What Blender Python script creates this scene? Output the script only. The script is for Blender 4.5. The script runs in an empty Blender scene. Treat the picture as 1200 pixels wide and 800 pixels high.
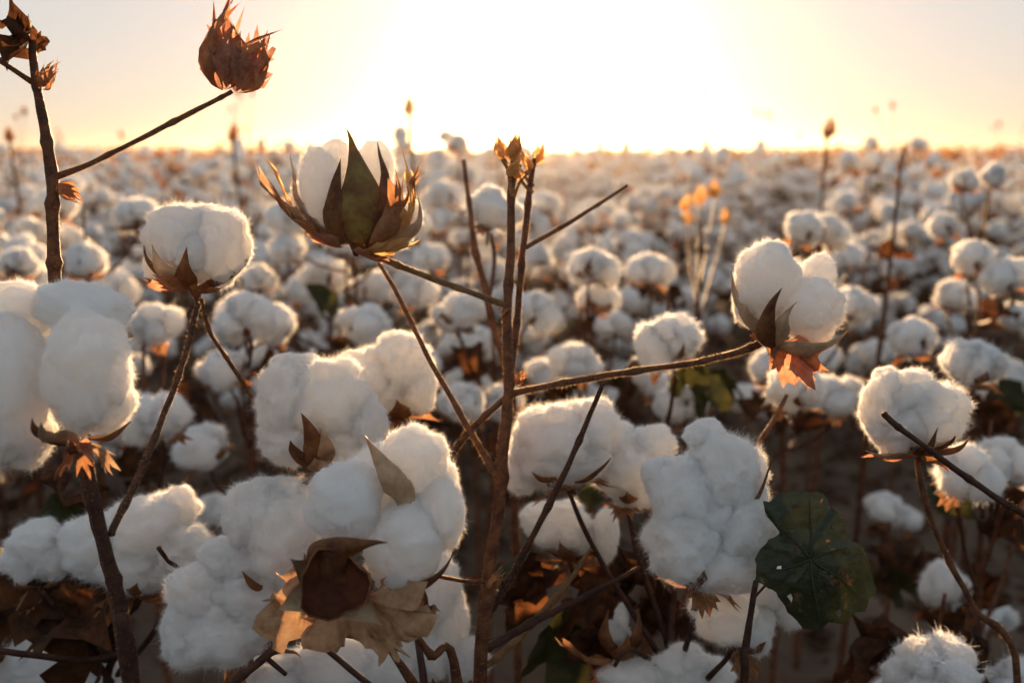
import bpy, bmesh, math, random
import numpy as np
from mathutils import Vector, Matrix, noise

random.seed(1)

# ------------------------------------------------------------------ camera, sky, sun, exposure
scene = bpy.context.scene
COL = scene.collection
CAM_Z = 1.05
PITCH = math.radians(10.6)
FPX = 1178.0                       # focal length in pixels of a 1200 px wide picture (35 mm lens)
cam_data = bpy.data.cameras.new("camera")
cam = bpy.data.objects.new("camera", cam_data)
COL.objects.link(cam)
cam.location = (0, 0, CAM_Z)
cam.rotation_euler = (math.pi / 2 - PITCH, 0, 0)
cam_data.sensor_width = 36
cam_data.lens = 36 * FPX / 1200
cam_data.clip_start = 0.02
cam_data.clip_end = 9000
cam_data.dof.use_dof = True
cam_data.dof.focus_distance = 0.77
cam_data.dof.aperture_fstop = 4.2
cam_data.dof.aperture_blades = 0
scene.camera = cam

SUN_AZ = math.radians(2.0)         # to the right of +Y
SUN_EL = math.radians(6.0)
SUN_STRENGTH = 5.0
SKY_STRENGTH = 0.11
EXPOSURE = 2.22
world = bpy.data.worlds.new("World")
scene.world = world
world.use_nodes = True
wn = world.node_tree.nodes
sky = wn.new('ShaderNodeTexSky')
sky.sky_type = 'NISHITA'
sky.sun_disc = False
sky.sun_elevation = SUN_EL
sky.sun_rotation = SUN_AZ
sky.altitude = 0
sky.air_density = 1.0
sky.dust_density = 0.7
sky.ozone_density = 1.5
bgn = wn['Background']
gam = wn.new('ShaderNodeGamma')      # the photograph's flat, compressed contrast of the evening sky
gam.inputs[1].default_value = 0.19
hsv = wn.new('ShaderNodeHueSaturation')
hsv.inputs['Saturation'].default_value = 1.4
hsv.inputs['Hue'].default_value = 0.487
world.node_tree.links.new(sky.outputs[0], gam.inputs[0])
world.node_tree.links.new(gam.outputs[0], hsv.inputs['Color'])
tint = wn.new('ShaderNodeMix')        # white balance
tint.data_type = 'RGBA'
tint.blend_type = 'MULTIPLY'
tint.inputs[0].default_value = 1.0
tint.inputs[7].default_value = (0.97, 0.96, 1.0, 1)
world.node_tree.links.new(hsv.outputs[0], tint.inputs[6])
world.node_tree.links.new(tint.outputs[2], bgn.inputs[0])
bgn.inputs[1].default_value = SKY_STRENGTH

sun_data = bpy.data.lights.new("sun", 'SUN')
sun_data.energy = SUN_STRENGTH
sun_data.angle = math.radians(0.55)
sun_data.color = (1.0, 0.62, 0.30)
sun = bpy.data.objects.new("sun", sun_data)
COL.objects.link(sun)
sdir = Vector((math.sin(SUN_AZ) * math.cos(SUN_EL), math.cos(SUN_AZ) * math.cos(SUN_EL), math.sin(SUN_EL)))
sun.rotation_euler = (-sdir).to_track_quat('-Z', 'Y').to_euler()
sun.location = sdir * 50

scene.view_settings.view_transform = 'Standard'
scene.view_settings.look = 'None'
scene.view_settings.exposure = EXPOSURE
scene.view_settings.gamma = 1
scene.view_settings.use_curve_mapping = False
scene.render.engine = 'CYCLES'
cy = scene.cycles
cy.use_denoising = True
cy.max_bounces = 9
cy.diffuse_bounces = 8
cy.transmission_bounces = 8
cy.glossy_bounces = 2
cy.volume_bounces = 0
cy.sample_clamp_indirect = 6
cy.caustics_reflective = False
cy.caustics_refractive = False

# ------------------------------------------------------------------ helpers
FWD = Vector((0, math.cos(PITCH), -math.sin(PITCH)))
UPV = Vector((0, math.sin(PITCH), math.cos(PITCH)))
RGT = Vector((1, 0, 0))
CAMP = Vector((0, 0, CAM_Z))


def P(x, y, d):
    """point of the place seen at picture position x, y, at distance d in metres"""
    return CAMP + FWD * d + RGT * ((x - 600) / FPX * d) + UPV * ((400 - y) / FPX * d)


def lin(r, g, b):
    f = lambda c: ((c / 255 + 0.055) / 1.055) ** 2.4 if c > 10 else c / 255 / 12.92
    return (f(r), f(g), f(b), 1)


def material(name, c1, c2, scale=30, rough=0.75, transl=0.0, bump=0.0, bscale=200, spec=0.25, c3=None, detail=4, coord='Object'):
    m = bpy.data.materials.new(name)
    m.use_nodes = True
    nt = m.node_tree
    n = nt.nodes
    L = nt.links.new
    pr = n['Principled BSDF']
    tc = n.new('ShaderNodeTexCoord')
    nz = n.new('ShaderNodeTexNoise')
    nz.inputs['Scale'].default_value = scale
    nz.inputs['Detail'].default_value = detail
    nz.inputs['Roughness'].default_value = 0.65
    L(tc.outputs[coord], nz.inputs['Vector'])
    cr = n.new('ShaderNodeValToRGB')
    cr.color_ramp.elements[0].position = 0.36
    cr.color_ramp.elements[0].color = c1
    cr.color_ramp.elements[1].position = 0.64
    cr.color_ramp.elements[1].color = c2
    if c3:
        e = cr.color_ramp.elements.new(0.74)
        e.color = c3
    L(nz.outputs['Fac'], cr.inputs[0])
    oi = n.new('ShaderNodeObjectInfo')
    hs = n.new('ShaderNodeHueSaturation')
    mr = n.new('ShaderNodeMapRange')
    mr.inputs['To Min'].default_value = 0.8
    mr.inputs['To Max'].default_value = 1.15
    L(oi.outputs['Random'], mr.inputs['Value'])
    L(mr.outputs[0], hs.inputs['Value'])
    L(cr.outputs[0], hs.inputs['Color'])
    L(hs.outputs[0], pr.inputs['Base Color'])
    pr.inputs['Roughness'].default_value = rough
    pr.inputs['Specular IOR Level'].default_value = spec
    if bump:
        bz = n.new('ShaderNodeTexNoise')
        bz.inputs['Scale'].default_value = bscale
        bz.inputs['Detail'].default_value = 3
        L(tc.outputs[coord], bz.inputs['Vector'])
        bp = n.new('ShaderNodeBump')
        bp.inputs['Strength'].default_value = bump
        bp.inputs['Distance'].default_value = 0.002
        L(bz.outputs['Fac'], bp.inputs['Height'])
        L(bp.outputs[0], pr.inputs['Normal'])
    if transl:
        tr = n.new('ShaderNodeBsdfTranslucent')
        L(hs.outputs[0], tr.inputs['Color'])
        mx = n.new('ShaderNodeMixShader')
        mx.inputs[0].default_value = transl
        L(pr.outputs[0], mx.inputs[1])
        L(tr.outputs[0], mx.inputs[2])
        L(mx.outputs[0], n['Material Output'].inputs['Surface'])
    return m


def lint_material(name, transl, bump):
    m = bpy.data.materials.new(name)
    m.use_nodes = True
    nt = m.node_tree
    n = nt.nodes
    L = nt.links.new
    n.remove(n['Principled BSDF'])
    tc = n.new('ShaderNodeTexCoord')
    nz = n.new('ShaderNodeTexNoise')
    nz.inputs['Scale'].default_value = 3.0
    nz.inputs['Detail'].default_value = 5
    L(tc.outputs['Object'], nz.inputs['Vector'])
    cr = n.new('ShaderNodeValToRGB')
    cr.color_ramp.elements[0].position = 0.3
    cr.color_ramp.elements[0].color = (0.93, 0.92, 0.91, 1)
    cr.color_ramp.elements[1].position = 0.62
    cr.color_ramp.elements[1].color = (0.97, 0.967, 0.965, 1)
    e = cr.color_ramp.elements.new(0.20)
    e.color = (0.70, 0.60, 0.46, 1)
    L(nz.outputs['Fac'], cr.inputs[0])
    if bump:
        df = n.new('ShaderNodeBsdfPrincipled')
        df.inputs['Roughness'].default_value = 1.0
        df.inputs['Specular IOR Level'].default_value = 0.0
        df.inputs['Subsurface Weight'].default_value = 1.0
        df.inputs['Subsurface Radius'].default_value = (1.0, 0.9, 0.8)
        df.inputs['Subsurface Scale'].default_value = 0.018
    else:
        df = n.new('ShaderNodeBsdfDiffuse')
    tr = n.new('ShaderNodeBsdfTranslucent')
    L(cr.outputs[0], df.inputs[0])
    L(cr.outputs[0], tr.inputs[0])
    mx = n.new('ShaderNodeMixShader')
    mx.inputs[0].default_value = transl
    L(df.outputs[0], mx.inputs[1])
    L(tr.outputs[0], mx.inputs[2])
    L(mx.outputs[0], n['Material Output'].inputs['Surface'])
    if bump:
        bz = n.new('ShaderNodeTexNoise')
        bz.inputs['Scale'].default_value = 14
        bz.inputs['Detail'].default_value = 8
        bz.inputs['Roughness'].default_value = 0.7
        bz.inputs['Distortion'].default_value = 1.2
        L(tc.outputs['Object'], bz.inputs['Vector'])
        bp = n.new('ShaderNodeBump')
        bp.inputs['Strength'].default_value = bump
        bp.inputs['Distance'].default_value = 0.06
        L(bz.outputs['Fac'], bp.inputs['Height'])
        L(bp.outputs[0], df.inputs['Normal'])
    return m


M = {}
M['lint'] = lint_material('cotton_lint', 0.32, 0.45)
M['lint_far'] = lint_material('far_cotton_lint', 0.45, 0)
M['fibre'] = lint_material('cotton_fibre', 0.5, 0)
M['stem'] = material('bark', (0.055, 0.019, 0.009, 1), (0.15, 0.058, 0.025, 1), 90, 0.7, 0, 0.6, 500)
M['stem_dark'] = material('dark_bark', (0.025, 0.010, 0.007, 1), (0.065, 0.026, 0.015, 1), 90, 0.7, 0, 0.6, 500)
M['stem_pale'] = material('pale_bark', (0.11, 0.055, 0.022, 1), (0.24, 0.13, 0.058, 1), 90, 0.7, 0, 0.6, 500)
M['hair'] = material('stem_hair', (0.55, 0.36, 0.18, 1), (0.7, 0.5, 0.28, 1), 50, 0.8, 0.5)
M['carpel_out'] = material('bur_outside', (0.095, 0.030, 0.013, 1), (0.23, 0.10, 0.036, 1), 60, 0.6, 0.2, 0.5, 300)
M['carpel_olive'] = material('bur_olive', (0.15, 0.055, 0.020, 1), (0.25, 0.175, 0.048, 1), 55, 0.55, 0.3, 0.5, 300)
M['carpel_in'] = material('bur_inside', (0.36, 0.22, 0.125, 1), (0.56, 0.385, 0.25, 1), 60, 0.45, 0.2, 0.3, 300)
M['bract'] = material('dry_bract', (0.26, 0.105, 0.045, 1), (0.46, 0.235, 0.115, 1), 70, 0.8, 0.45, 0.6, 260)
M['bract_red'] = material('red_bract', (0.34, 0.13, 0.075, 1), (0.54, 0.29, 0.19, 1), 80, 0.8, 0.55, 0.6, 260)
M['bract_tan'] = material('tan_bract', (0.33, 0.19, 0.11, 1), (0.55, 0.36, 0.22, 1), 60, 0.8, 0.35, 0.6, 260)
M['bract_husk'] = material('husk_bract', (0.34, 0.18, 0.095, 1), (0.55, 0.35, 0.20, 1), 60, 0.85, 0.25, 0.7, 260)
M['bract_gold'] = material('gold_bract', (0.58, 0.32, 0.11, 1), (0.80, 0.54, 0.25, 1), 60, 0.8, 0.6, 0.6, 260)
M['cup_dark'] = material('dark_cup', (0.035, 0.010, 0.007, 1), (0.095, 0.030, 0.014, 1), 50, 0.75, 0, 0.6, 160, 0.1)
M['leaf_green'] = material('green_leaf', (0.022, 0.040, 0.016, 1), (0.045, 0.070, 0.024, 1), 45, 0.5, 0.2, 0.5, 120, 0.3, (0.22, 0.075, 0.022, 1))
M['leaf_olive'] = material('olive_leaf', (0.024, 0.028, 0.008, 1), (0.060, 0.052, 0.014, 1), 40, 0.6, 0.35, 0.5, 120)
M['leaf_dry'] = material('dry_leaf', (0.030, 0.011, 0.005, 1), (0.125, 0.050, 0.019, 1), 40, 0.8, 0.4, 0.6, 120)
M['soil'] = material('soil', (0.048, 0.031, 0.021, 1), (0.125, 0.083, 0.058, 1), 3.2, 0.95, 0, 0.9, 40, 0.1, None, 8)
M['far_brush'] = material('far_brush', (0.09, 0.034, 0.011, 1), (0.28, 0.12, 0.036, 1), 0.8, 0.9, 0.5)
M['far_wood'] = material('far_wood', (0.035, 0.035, 0.015, 1), (0.075, 0.06, 0.028, 1), 0.3, 0.9, 0.2)

M['vein'] = material('leaf_vein', (0.022, 0.030, 0.014, 1), (0.036, 0.040, 0.018, 1), 40, 0.6)
M['leaf_spot'] = material('spotted_leaf', (0.014, 0.020, 0.008, 1), (0.032, 0.036, 0.014, 1), 70, 0.5, 0.08, 0.8, 130, 0.35)
_nt = M['leaf_spot'].node_tree
_v = _nt.nodes.new('ShaderNodeTexVoronoi'); _v.inputs['Scale'].default_value = 75
_tc = [x for x in _nt.nodes if x.type == 'TEX_COORD'][0]
_n2 = _nt.nodes.new('ShaderNodeTexNoise'); _n2.inputs['Scale'].default_value = 26; _n2.inputs['Detail'].default_value = 5
_dn = _nt.nodes.new('ShaderNodeTexNoise'); _dn.inputs['Scale'].default_value = 160; _dn.inputs['Detail'].default_value = 3
_nt.links.new(_tc.outputs['Object'], _dn.inputs['Vector'])
_dm = _nt.nodes.new('ShaderNodeVectorMath'); _dm.operation = 'MULTIPLY_ADD'; _dm.inputs[1].default_value = (.012, .012, .012)
_nt.links.new(_dn.outputs['Color'], _dm.inputs[0]); _nt.links.new(_tc.outputs['Object'], _dm.inputs[2])
_nt.links.new(_dm.outputs[0], _v.inputs['Vector']); _nt.links.new(_tc.outputs['Object'], _n2.inputs['Vector'])
_m = _nt.nodes.new('ShaderNodeMath'); _m.operation = 'MULTIPLY_ADD'
_nt.links.new(_n2.outputs['Fac'], _m.inputs[0]); _m.inputs[1].default_value = -0.9
_nt.links.new(_v.outputs['Distance'], _m.inputs[2])
_r = _nt.nodes.new('ShaderNodeValToRGB')
_r.color_ramp.elements[0].position = 0.0; _r.color_ramp.elements[0].color = (1, 1, 1, 1)
_r.color_ramp.elements[1].position = 0.05; _r.color_ramp.elements[1].color = (0, 0, 0, 1)
_a2 = _nt.nodes.new('ShaderNodeMath'); _a2.operation = 'ADD'; _a2.inputs[1].default_value = 0.36
_nt.links.new(_m.outputs[0], _a2.inputs[0]); _nt.links.new(_a2.outputs[0], _r.inputs[0])
_n3 = _nt.nodes.new('ShaderNodeTexNoise'); _n3.inputs['Scale'].default_value = 30; _n3.inputs['Detail'].default_value = 6; _n3.inputs['Roughness'].default_value = .7
_nt.links.new(_tc.outputs['Object'], _n3.inputs['Vector'])
_r3 = _nt.nodes.new('ShaderNodeMapRange'); _r3.inputs['From Min'].default_value = .57; _r3.inputs['From Max'].default_value = .68
_nt.links.new(_n3.outputs['Fac'], _r3.inputs['Value'])
_mm = _nt.nodes.new('ShaderNodeMath'); _mm.operation = 'MAXIMUM'
_nt.links.new(_r3.outputs[0], _mm.inputs[0]); _nt.links.new(_r.outputs[0], _mm.inputs[1])
_mx = _nt.nodes.new('ShaderNodeMix'); _mx.data_type = 'RGBA'
_hs = [x for x in _nt.nodes if x.type == 'HUE_SAT'][0]
_nt.links.new(_mm.outputs[0], _mx.inputs[0]); _nt.links.new(_hs.outputs[0], _mx.inputs[6]); _mx.inputs[7].default_value = (0.20, 0.085, 0.035, 1)
for _x in _nt.nodes:
    if _x.type == 'BSDF_PRINCIPLED':
        _nt.links.new(_mx.outputs[2], _x.inputs['Base Color'])
    if _x.type == 'BSDF_TRANSLUCENT':
        _nt.links.new(_mx.outputs[2], _x.inputs['Color'])


def build_mesh(name, verts, faces, mats, mat_idx=None, normals=None, smooth=True):
    me = bpy.data.meshes.new(name)
    me.from_pydata([tuple(v) for v in verts], [], faces)
    for mt in mats:
        me.materials.append(mt)
    if mat_idx is not None:
        me.polygons.foreach_set('material_index', np.asarray(mat_idx, dtype=np.int32))
    me.polygons.foreach_set('use_smooth', np.full(len(me.polygons), smooth))
    me.update()
    if normals is not None:
        me.normals_split_custom_set_from_vertices([tuple(x) for x in normals])
    return me


class MB:
    """collects pieces of one mesh"""
    def __init__(self):
        self.v, self.f, self.m = [], [], []

    def add(self, verts, faces, mi=0):
        o = len(self.v)
        self.v.extend(verts)
        self.f.extend([tuple(i + o for i in f) for f in faces])
        if isinstance(mi, (list, tuple)):
            self.m.extend(mi)
        else:
            self.m.extend([mi] * len(faces))

    def mesh(self, name, mats, smooth=True):
        return build_mesh(name, self.v, self.f, mats, self.m, None, smooth)


def link(name, data, parent=None, loc=None, rot=None, scale=None):
    o = bpy.data.objects.new(name, data)
    COL.objects.link(o)
    if parent is not None:
        o.parent = parent
    if loc is not None:
        o.location = loc
    if rot is not None:
        o.rotation_euler = rot
    if scale is not None:
        o.scale = scale
    return o


def tag(o, label=None, cat=None, group=None, kind=None):
    for k, v in (('label', label), ('category', cat), ('group', group), ('kind', kind)):
        if v:
            o[k] = v
    return o


def catmull(pts, rad, per=5):
    out, ro = [], []
    n = len(pts)
    for i in range(n - 1):
        p0 = pts[max(i - 1, 0)]; p1 = pts[i]; p2 = pts[i + 1]; p3 = pts[min(i + 2, n - 1)]
        for k in range(per):
            t = k / per
            out.append(0.5 * ((2 * p1) + (p2 - p0) * t + (2 * p0 - 5 * p1 + 4 * p2 - p3) * t * t + (3 * p1 - p0 - 3 * p2 + p3) * t ** 3))
            ro.append(rad[i] * (1 - t) + rad[i + 1] * t)
    out.append(pts[-1].copy())
    ro.append(rad[-1])
    return out, ro


def tube(pts, rad, seg=8, rough=0.12, knots=0.0, rng=random, per=5, wob=0.35):
    """a twig: tapered, slightly crooked, with swollen nodes; closed at both ends"""
    p, r = catmull([Vector(q) for q in pts], rad, per)
    n = len(p)
    sd = Vector((rng.random() * 50, rng.random() * 50, 0))
    tot = sum((p[i + 1] - p[i]).length for i in range(n - 1))
    for i in range(1, n - 1):
        w = noise.noise_vector(sd + p[i] * 14) * r[i] * wob + noise.noise_vector(sd + p[i] * 40) * r[i] * wob * 0.5
        p[i] = p[i] + w
    if knots:
        step = max(3, int(knots))
        for i in range(2, n - 1):
            if i % step == 0:
                r[i] *= 1.28
    V, F = [], []
    t0 = (p[1] - p[0]).normalized()
    a = t0.orthogonal().normalized()
    for i in range(n):
        t = (p[min(i + 1, n - 1)] - p[max(i - 1, 0)]).normalized()
        a = (a - t * a.dot(t)).normalized()
        b = t.cross(a)
        for k in range(seg):
            an = 2 * math.pi * k / seg
            dv = a * math.cos(an) + b * math.sin(an)
            rr = r[i] * (1 + rough * noise.noise(sd + p[i] * 60 + dv * 1.5))
            V.append(p[i] + dv * rr)
    for i in range(n - 1):
        for k in range(seg):
            k2 = (k + 1) % seg
            F.append((i * seg + k, i * seg + k2, (i + 1) * seg + k2, (i + 1) * seg + k))
    F.append(tuple(range(seg - 1, -1, -1)))
    F.append(tuple((n - 1) * seg + k for k in range(seg)))
    return V, F


def vnormals(v, f):
    v = np.asarray(v, dtype=float)
    N = np.zeros_like(v)
    for fa in f:
        a, b, c = v[fa[0]], v[fa[1]], v[fa[2]]
        nn = np.cross(b - a, c - a)
        for i in fa:
            N[i] += nn
    return N / np.maximum(np.linalg.norm(N, axis=1, keepdims=True), 1e-12)


def sample_surface(v, f, count, rs):
    tri = []
    for fa in f:
        for k in range(1, len(fa) - 1):
            tri.append((fa[0], fa[k], fa[k + 1]))
    tri = np.array(tri)
    v = np.asarray(v, dtype=float)
    A, B, C = v[tri[:, 0]], v[tri[:, 1]], v[tri[:, 2]]
    cr = np.cross(B - A, C - A)
    ar = np.linalg.norm(cr, axis=1)
    idx = rs.choice(len(tri), count, p=ar / ar.sum())
    u = rs.rand(count, 1); w = rs.rand(count, 1)
    fl = (u + w) > 1
    u = np.where(fl, 1 - u, u); w = np.where(fl, 1 - w, w)
    pos = A[idx] + (B[idx] - A[idx]) * u + (C[idx] - A[idx]) * w
    return pos, cr[idx] / np.maximum(ar[idx, None], 1e-12)


def slivers(pos, nor, length, width, rs, lean=1.0, curl=0.9, longshare=0.04, flow=None, clump=None):
    """fine fibres standing off a surface, each a curved tapering sliver"""
    n = len(pos)
    nrm = lambda x: x / np.maximum(np.linalg.norm(x, axis=1, keepdims=True), 1e-9)
    tang = rs.normal(size=(n, 3))
    if flow is not None:
        tang = nrm(tang) * 0.8 + flow * 2.4
    tang = nrm(tang - nor * (tang * nor).sum(1, keepdims=True))
    d1 = nrm(nor * (0.35 + rs.rand(n, 1) * 0.9) + tang * lean)
    l = length * (0.45 + rs.rand(n, 1) * 0.9)
    if clump is not None:
        l = l * np.clip(0.9 + 1.1 * clump, 0.4, 1.6)
    l = np.where(rs.rand(n, 1) < longshare, l * 1.9, l)
    d2 = nrm(d1 + nrm(rs.normal(size=(n, 3))) * curl)
    wv = nrm(np.cross(d1, nrm(rs.normal(size=(n, 3)))) + 1e-6) * width * 0.5
    p0 = pos - nor * length * 0.06
    p1 = p0 + d1 * l * 0.5
    p2 = p1 + d2 * l * 0.5
    V = np.stack([p0 - wv, p0 + wv, p1 + wv * 0.75, p1 - wv * 0.75, p2], axis=1).reshape(-1, 3)
    o = np.arange(n) * 5
    F = [(int(a), int(a) + 1, int(a) + 2, int(a) + 3) for a in o] + [(int(a) + 3, int(a) + 2, int(a) + 4) for a in o]
    N = np.repeat(nrm(np.cross(wv, d1)), 5, axis=0)
    return V, F, N


_ico = {}


def ico(sub):
    if sub not in _ico:
        bm = bmesh.new()
        bmesh.ops.create_icosphere(bm, subdivisions=sub, radius=1)
        _ico[sub] = ([v.co.copy() for v in bm.verts], [tuple(v.index for v in f.verts) for f in bm.faces])
        bm.free()
    return _ico[sub]


def lump(sub, seed, amp=(0.22, 0.10, 0.03, 0.010), taper=0.0):
    """a tuft of cotton of about unit radius"""
    v, f = ico(sub)
    off = Vector((seed * 7.3, seed * 3.1, seed * 1.7))
    out = []
    for c in v:
        r = 1 + amp[0] * noise.noise(c * 1.25 + off) + amp[1] * noise.noise(c * 2.9 + off)
        if sub > 2:
            r += amp[2] * noise.noise(c * 6.5 + off) + amp[3] * noise.noise(c * 15 + off)
            q = abs(noise.noise(c * 2.2 - off))
            r -= 0.05 * max(0.0, 0.16 - q) / 0.16
        out.append(c * r * (1 - taper * c.z))
    return out, f


def cotton_mesh(name, tufts, sub, nf, flen, fwid, seed, amp=(0.22, 0.10, 0.03, 0.010)):
    """tufts: (centre, semi-axes, roll) -> one mesh with fibres standing off it"""
    rs = np.random.RandomState(seed)
    V, F, N, MI = [], [], [], []
    for k, (c, s, q) in enumerate(tufts):
        v, f = lump(sub, seed * 1.37 + k * 5.1, amp)
        R = Matrix.Rotation(q, 3, 'Y')
        v = [Vector(c) + R @ Vector((p.x * s[0], p.y * s[1], p.z * s[2])) for p in v]
        o = len(V)
        nv = vnormals(v, f)
        V.extend(v); N.extend(nv); F.extend([tuple(i + o for i in t) for t in f]); MI.extend([0] * len(f))
        if nf:
            pos, nor = sample_surface(v, f, nf, rs)
            k_ = 1.0 / max(s)
            flow = np.array([tuple(noise.noise_vector(Vector(p) * 2.6 * k_ + Vector((seed, k, 0)))) for p in pos])
            clump = np.array([[noise.noise(Vector(p) * 4.2 * k_ + Vector((0, seed, k)))] for p in pos])
            sv, sf, sn = slivers(pos, nor, flen, fwid, rs, flow=flow, clump=clump)
            o = len(V)
            V.extend(map(tuple, sv)); N.extend(sn)
            F.extend([tuple(i + o for i in t) for t in sf]); MI.extend([1] * len(sf))
    return build_mesh(name, V, F, [M['lint'], M['fibre']], MI, N)


# hero tufts, of unit radius, shared by all sharp bolls
LOCKS = [cotton_mesh('lint_lock', [((0, 0, 0), (1, 1, 1), 0)], 5, 10500, 0.23, 0.0052, 11 + i, (0.26, 0.17, 0.07, 0.025)) for i in range(6)]
TIGHT = [cotton_mesh('lint_lock', [((0, 0, 0), (1, 1, 1), 0)], 5, 7000, 0.20, 0.0052, 31 + i, (0.22, 0.12, 0.045, 0.018)) for i in range(5)]


def bez(B, Mc, T, t):
    return B * (1 - t) ** 2 + Mc * 2 * t * (1 - t) + T * t * t


def petal(B, Mc, T, W, cup, cupdir, thick=0.0011, seed=0, nt=13, ns=8, tipcurl=0.0):
    """a bur segment: a cupped, pointed shell from base B to tip T; returns verts, faces, material index (0 outside, 1 inside)"""
    B, Mc, T, cupdir = Vector(B), Vector(Mc), Vector(T), Vector(cupdir).normalized()
    inner, outer = [], []
    L = (T - B).length + (Mc - B).length
    for i in range(nt):
        t = i / (nt - 1)
        c = bez(B, Mc, T, t)
        tg = (bez(B, Mc, T, min(t + 0.02, 1)) - bez(B, Mc, T, max(t - 0.02, 0))).normalized()
        sd = tg.cross(cupdir).normalized()
        nn = sd.cross(tg).normalized()
        if nn.dot(cupdir) < 0:
            nn = -nn
        w = W * 0.5 * (0.15 * (1 - t) + math.sin(math.pi * t ** 0.70) * (1 - 0.45 * t))
        w *= 1 + 0.10 * noise.noise(Vector((t * 6, seed, 1)))
        c = c - nn * tipcurl * max(0, t - 0.75) ** 2 * L
        for j in range(ns):
            s = -1 + 2 * j / (ns - 1)
            p = c + sd * s * w * (1 - 0.12 * s * s) + nn * cup * w * s * s
            p += noise.noise_vector(p * 45 + Vector((seed, 0, 0))) * 0.0026
            inner.append(p)
            e = thick * (0.25 + 0.75 * (1 - abs(s)) ** 0.5) * (1 - 0.6 * t)
            outer.append(p - nn * (e + 0.0005 * math.cos(s * 8) * (1 - t)))
    V = inner + outer
    n = nt * ns
    F, MI = [], []
    for i in range(nt - 1):
        for j in range(ns - 1):
            a, b, c_, d = i * ns + j, i * ns + j + 1, (i + 1) * ns + j + 1, (i + 1) * ns + j
            F.append((a, b, c_, d)); MI.append(1)
            F.append((n + d, n + c_, n + b, n + a)); MI.append(0)
    for i in range(nt - 1):
        for j in (0, ns - 1):
            a, d = i * ns + j, (i + 1) * ns + j
            F.append((a, d, n + d, n + a) if j == 0 else (d, a, n + a, n + d)); MI.append(0)
    for j in range(ns - 1):
        for i in (0, nt - 1):
            a, b = i * ns + j, i * ns + j + 1
            F.append((b, a, n + a, n + b) if i == 0 else (a, b, n + b, n + a)); MI.append(0)
    return V, F, MI


def bract(B, Mc, T, W, cup, cupdir, teeth=7, tooth=0.5, spread=1.15, crumple=0.0035, rng=random):
    """a papery toothed bract"""
    B, Mc, T, cupdir = Vector(B), Vector(Mc), Vector(T), Vector(cupdir).normalized()
    ns, nt = teeth * 4 + 1, 8
    L = max((T - Mc).length + (Mc - B).length, 1e-4)
    sdv = Vector((rng.random() * 90, rng.random() * 90, 0))
    tl = [tooth * rng.uniform(0.45, 1.1) if j % 4 == 2 else (-0.05 if j % 4 == 0 else tooth * 0.18) for j in range(ns)]
    jit = [rng.uniform(-0.25, 0.25) for _ in range(ns)]
    V, F = [], []
    for i in range(nt):
        ti = i / (nt - 1)
        for j in range(ns):
            s = -1 + 2 * j / (ns - 1)
            a = s * spread
            R = 1 - 0.30 * abs(s) ** 1.6
            ext = tl[j] * (ti ** 5)
            rr = ti * R * (1 + ext)
            p = rr * math.cos(a)
            q = rr * math.sin(a) * W * 0.62 + jit[j] * 0.10 * W * ti ** 6 + 0.0
            t = max(-0.15, min(p, 1.5))
            c = bez(B, Mc, T, t)
            tg = (bez(B, Mc, T, min(t, 1) + 0.02) - bez(B, Mc, T, min(t, 1) - 0.02)).normalized()
            if t > 1:
                c = T + tg * (t - 1) * L * 0.7
            sd = tg.cross(cupdir).normalized()
            nn = sd.cross(tg).normalized()
            if nn.dot(cupdir) < 0:
                nn = -nn
            pt = c + sd * q + nn * (cup * (abs(q) / max(W, 1e-5)) ** 2 * W * 1.6)
            pt += noise.noise_vector(pt * 70 + sdv) * crumple * ti
            pt += nn * 0.0012 * math.cos(j * math.pi / 2) * ti
            V.append(pt)
    for i in range(nt - 1):
        for j in range(ns - 1):
            F.append((i * ns + j, i * ns + j + 1, (i + 1) * ns + j + 1, (i + 1) * ns + j))
    return V, F


def leaf_mesh(name, R, mat, lobes=5, fold=0.3, crumple=0.15, seed=0, nt=7, ns=41, holes=0):
    """a cotton leaf with pointed lobes and raised veins; stalk end at the origin, blade along +Z facing -Y"""
    rng = random.Random(seed)
    sd = Vector((seed * 3.7, 1.3, seed))
    V, F = [], []
    for i in range(nt):
        t = i / (nt - 1)
        for j in range(ns):
            a = (-1 + 2 * j / (ns - 1)) * 2.55
            lb = abs(math.cos(a * lobes / 5.1))
            prof = 0.60 + 0.40 * lb ** 1.6
            prof *= 1 - 0.22 * (abs(a) / 2.55) ** 2
            prof *= 1 + 0.06 * noise.noise(Vector((a * 3, seed, 0)))
            r = t * R * prof
            x, z = math.sin(a) * r, math.cos(a) * r
            y = fold * abs(x) + 0.10 * R * (lb ** 3) * -t * 0.3 + 0.35 * R * (t ** 2) * 0.5
            p = Vector((x, y, z))
            p += noise.noise_vector(p * (2.2 / R) + sd) * crumple * R * t
            p += noise.noise_vector(p * (6 / R) + sd) * crumple * 0.3 * R * t
            V.append(p)
    for i in range(nt - 1):
        for j in range(ns - 1):
            if holes and i > 1 and rng.random() < holes:
                continue
            F.append((i * ns + j, i * ns + j + 1, (i + 1) * ns + j + 1, (i + 1) * ns + j))
    return build_mesh(name, V, F, [mat])


# ------------------------------------------------------------------ the setting: soil
def ground_height(x, y):
    d = math.hypot(x, y)
    k = max(0.0, 1 - d / 40)
    h = 0.05 * math.cos((x * 0.94 - y * 0.34) * 2 * math.pi / 0.95) * k
    h += 0.03 * noise.noise(Vector((x * 2.3, y * 2.3, 0))) * k + 0.018 * noise.noise(Vector((x * 8, y * 8, 4))) * k
    return h - 0.05


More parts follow.
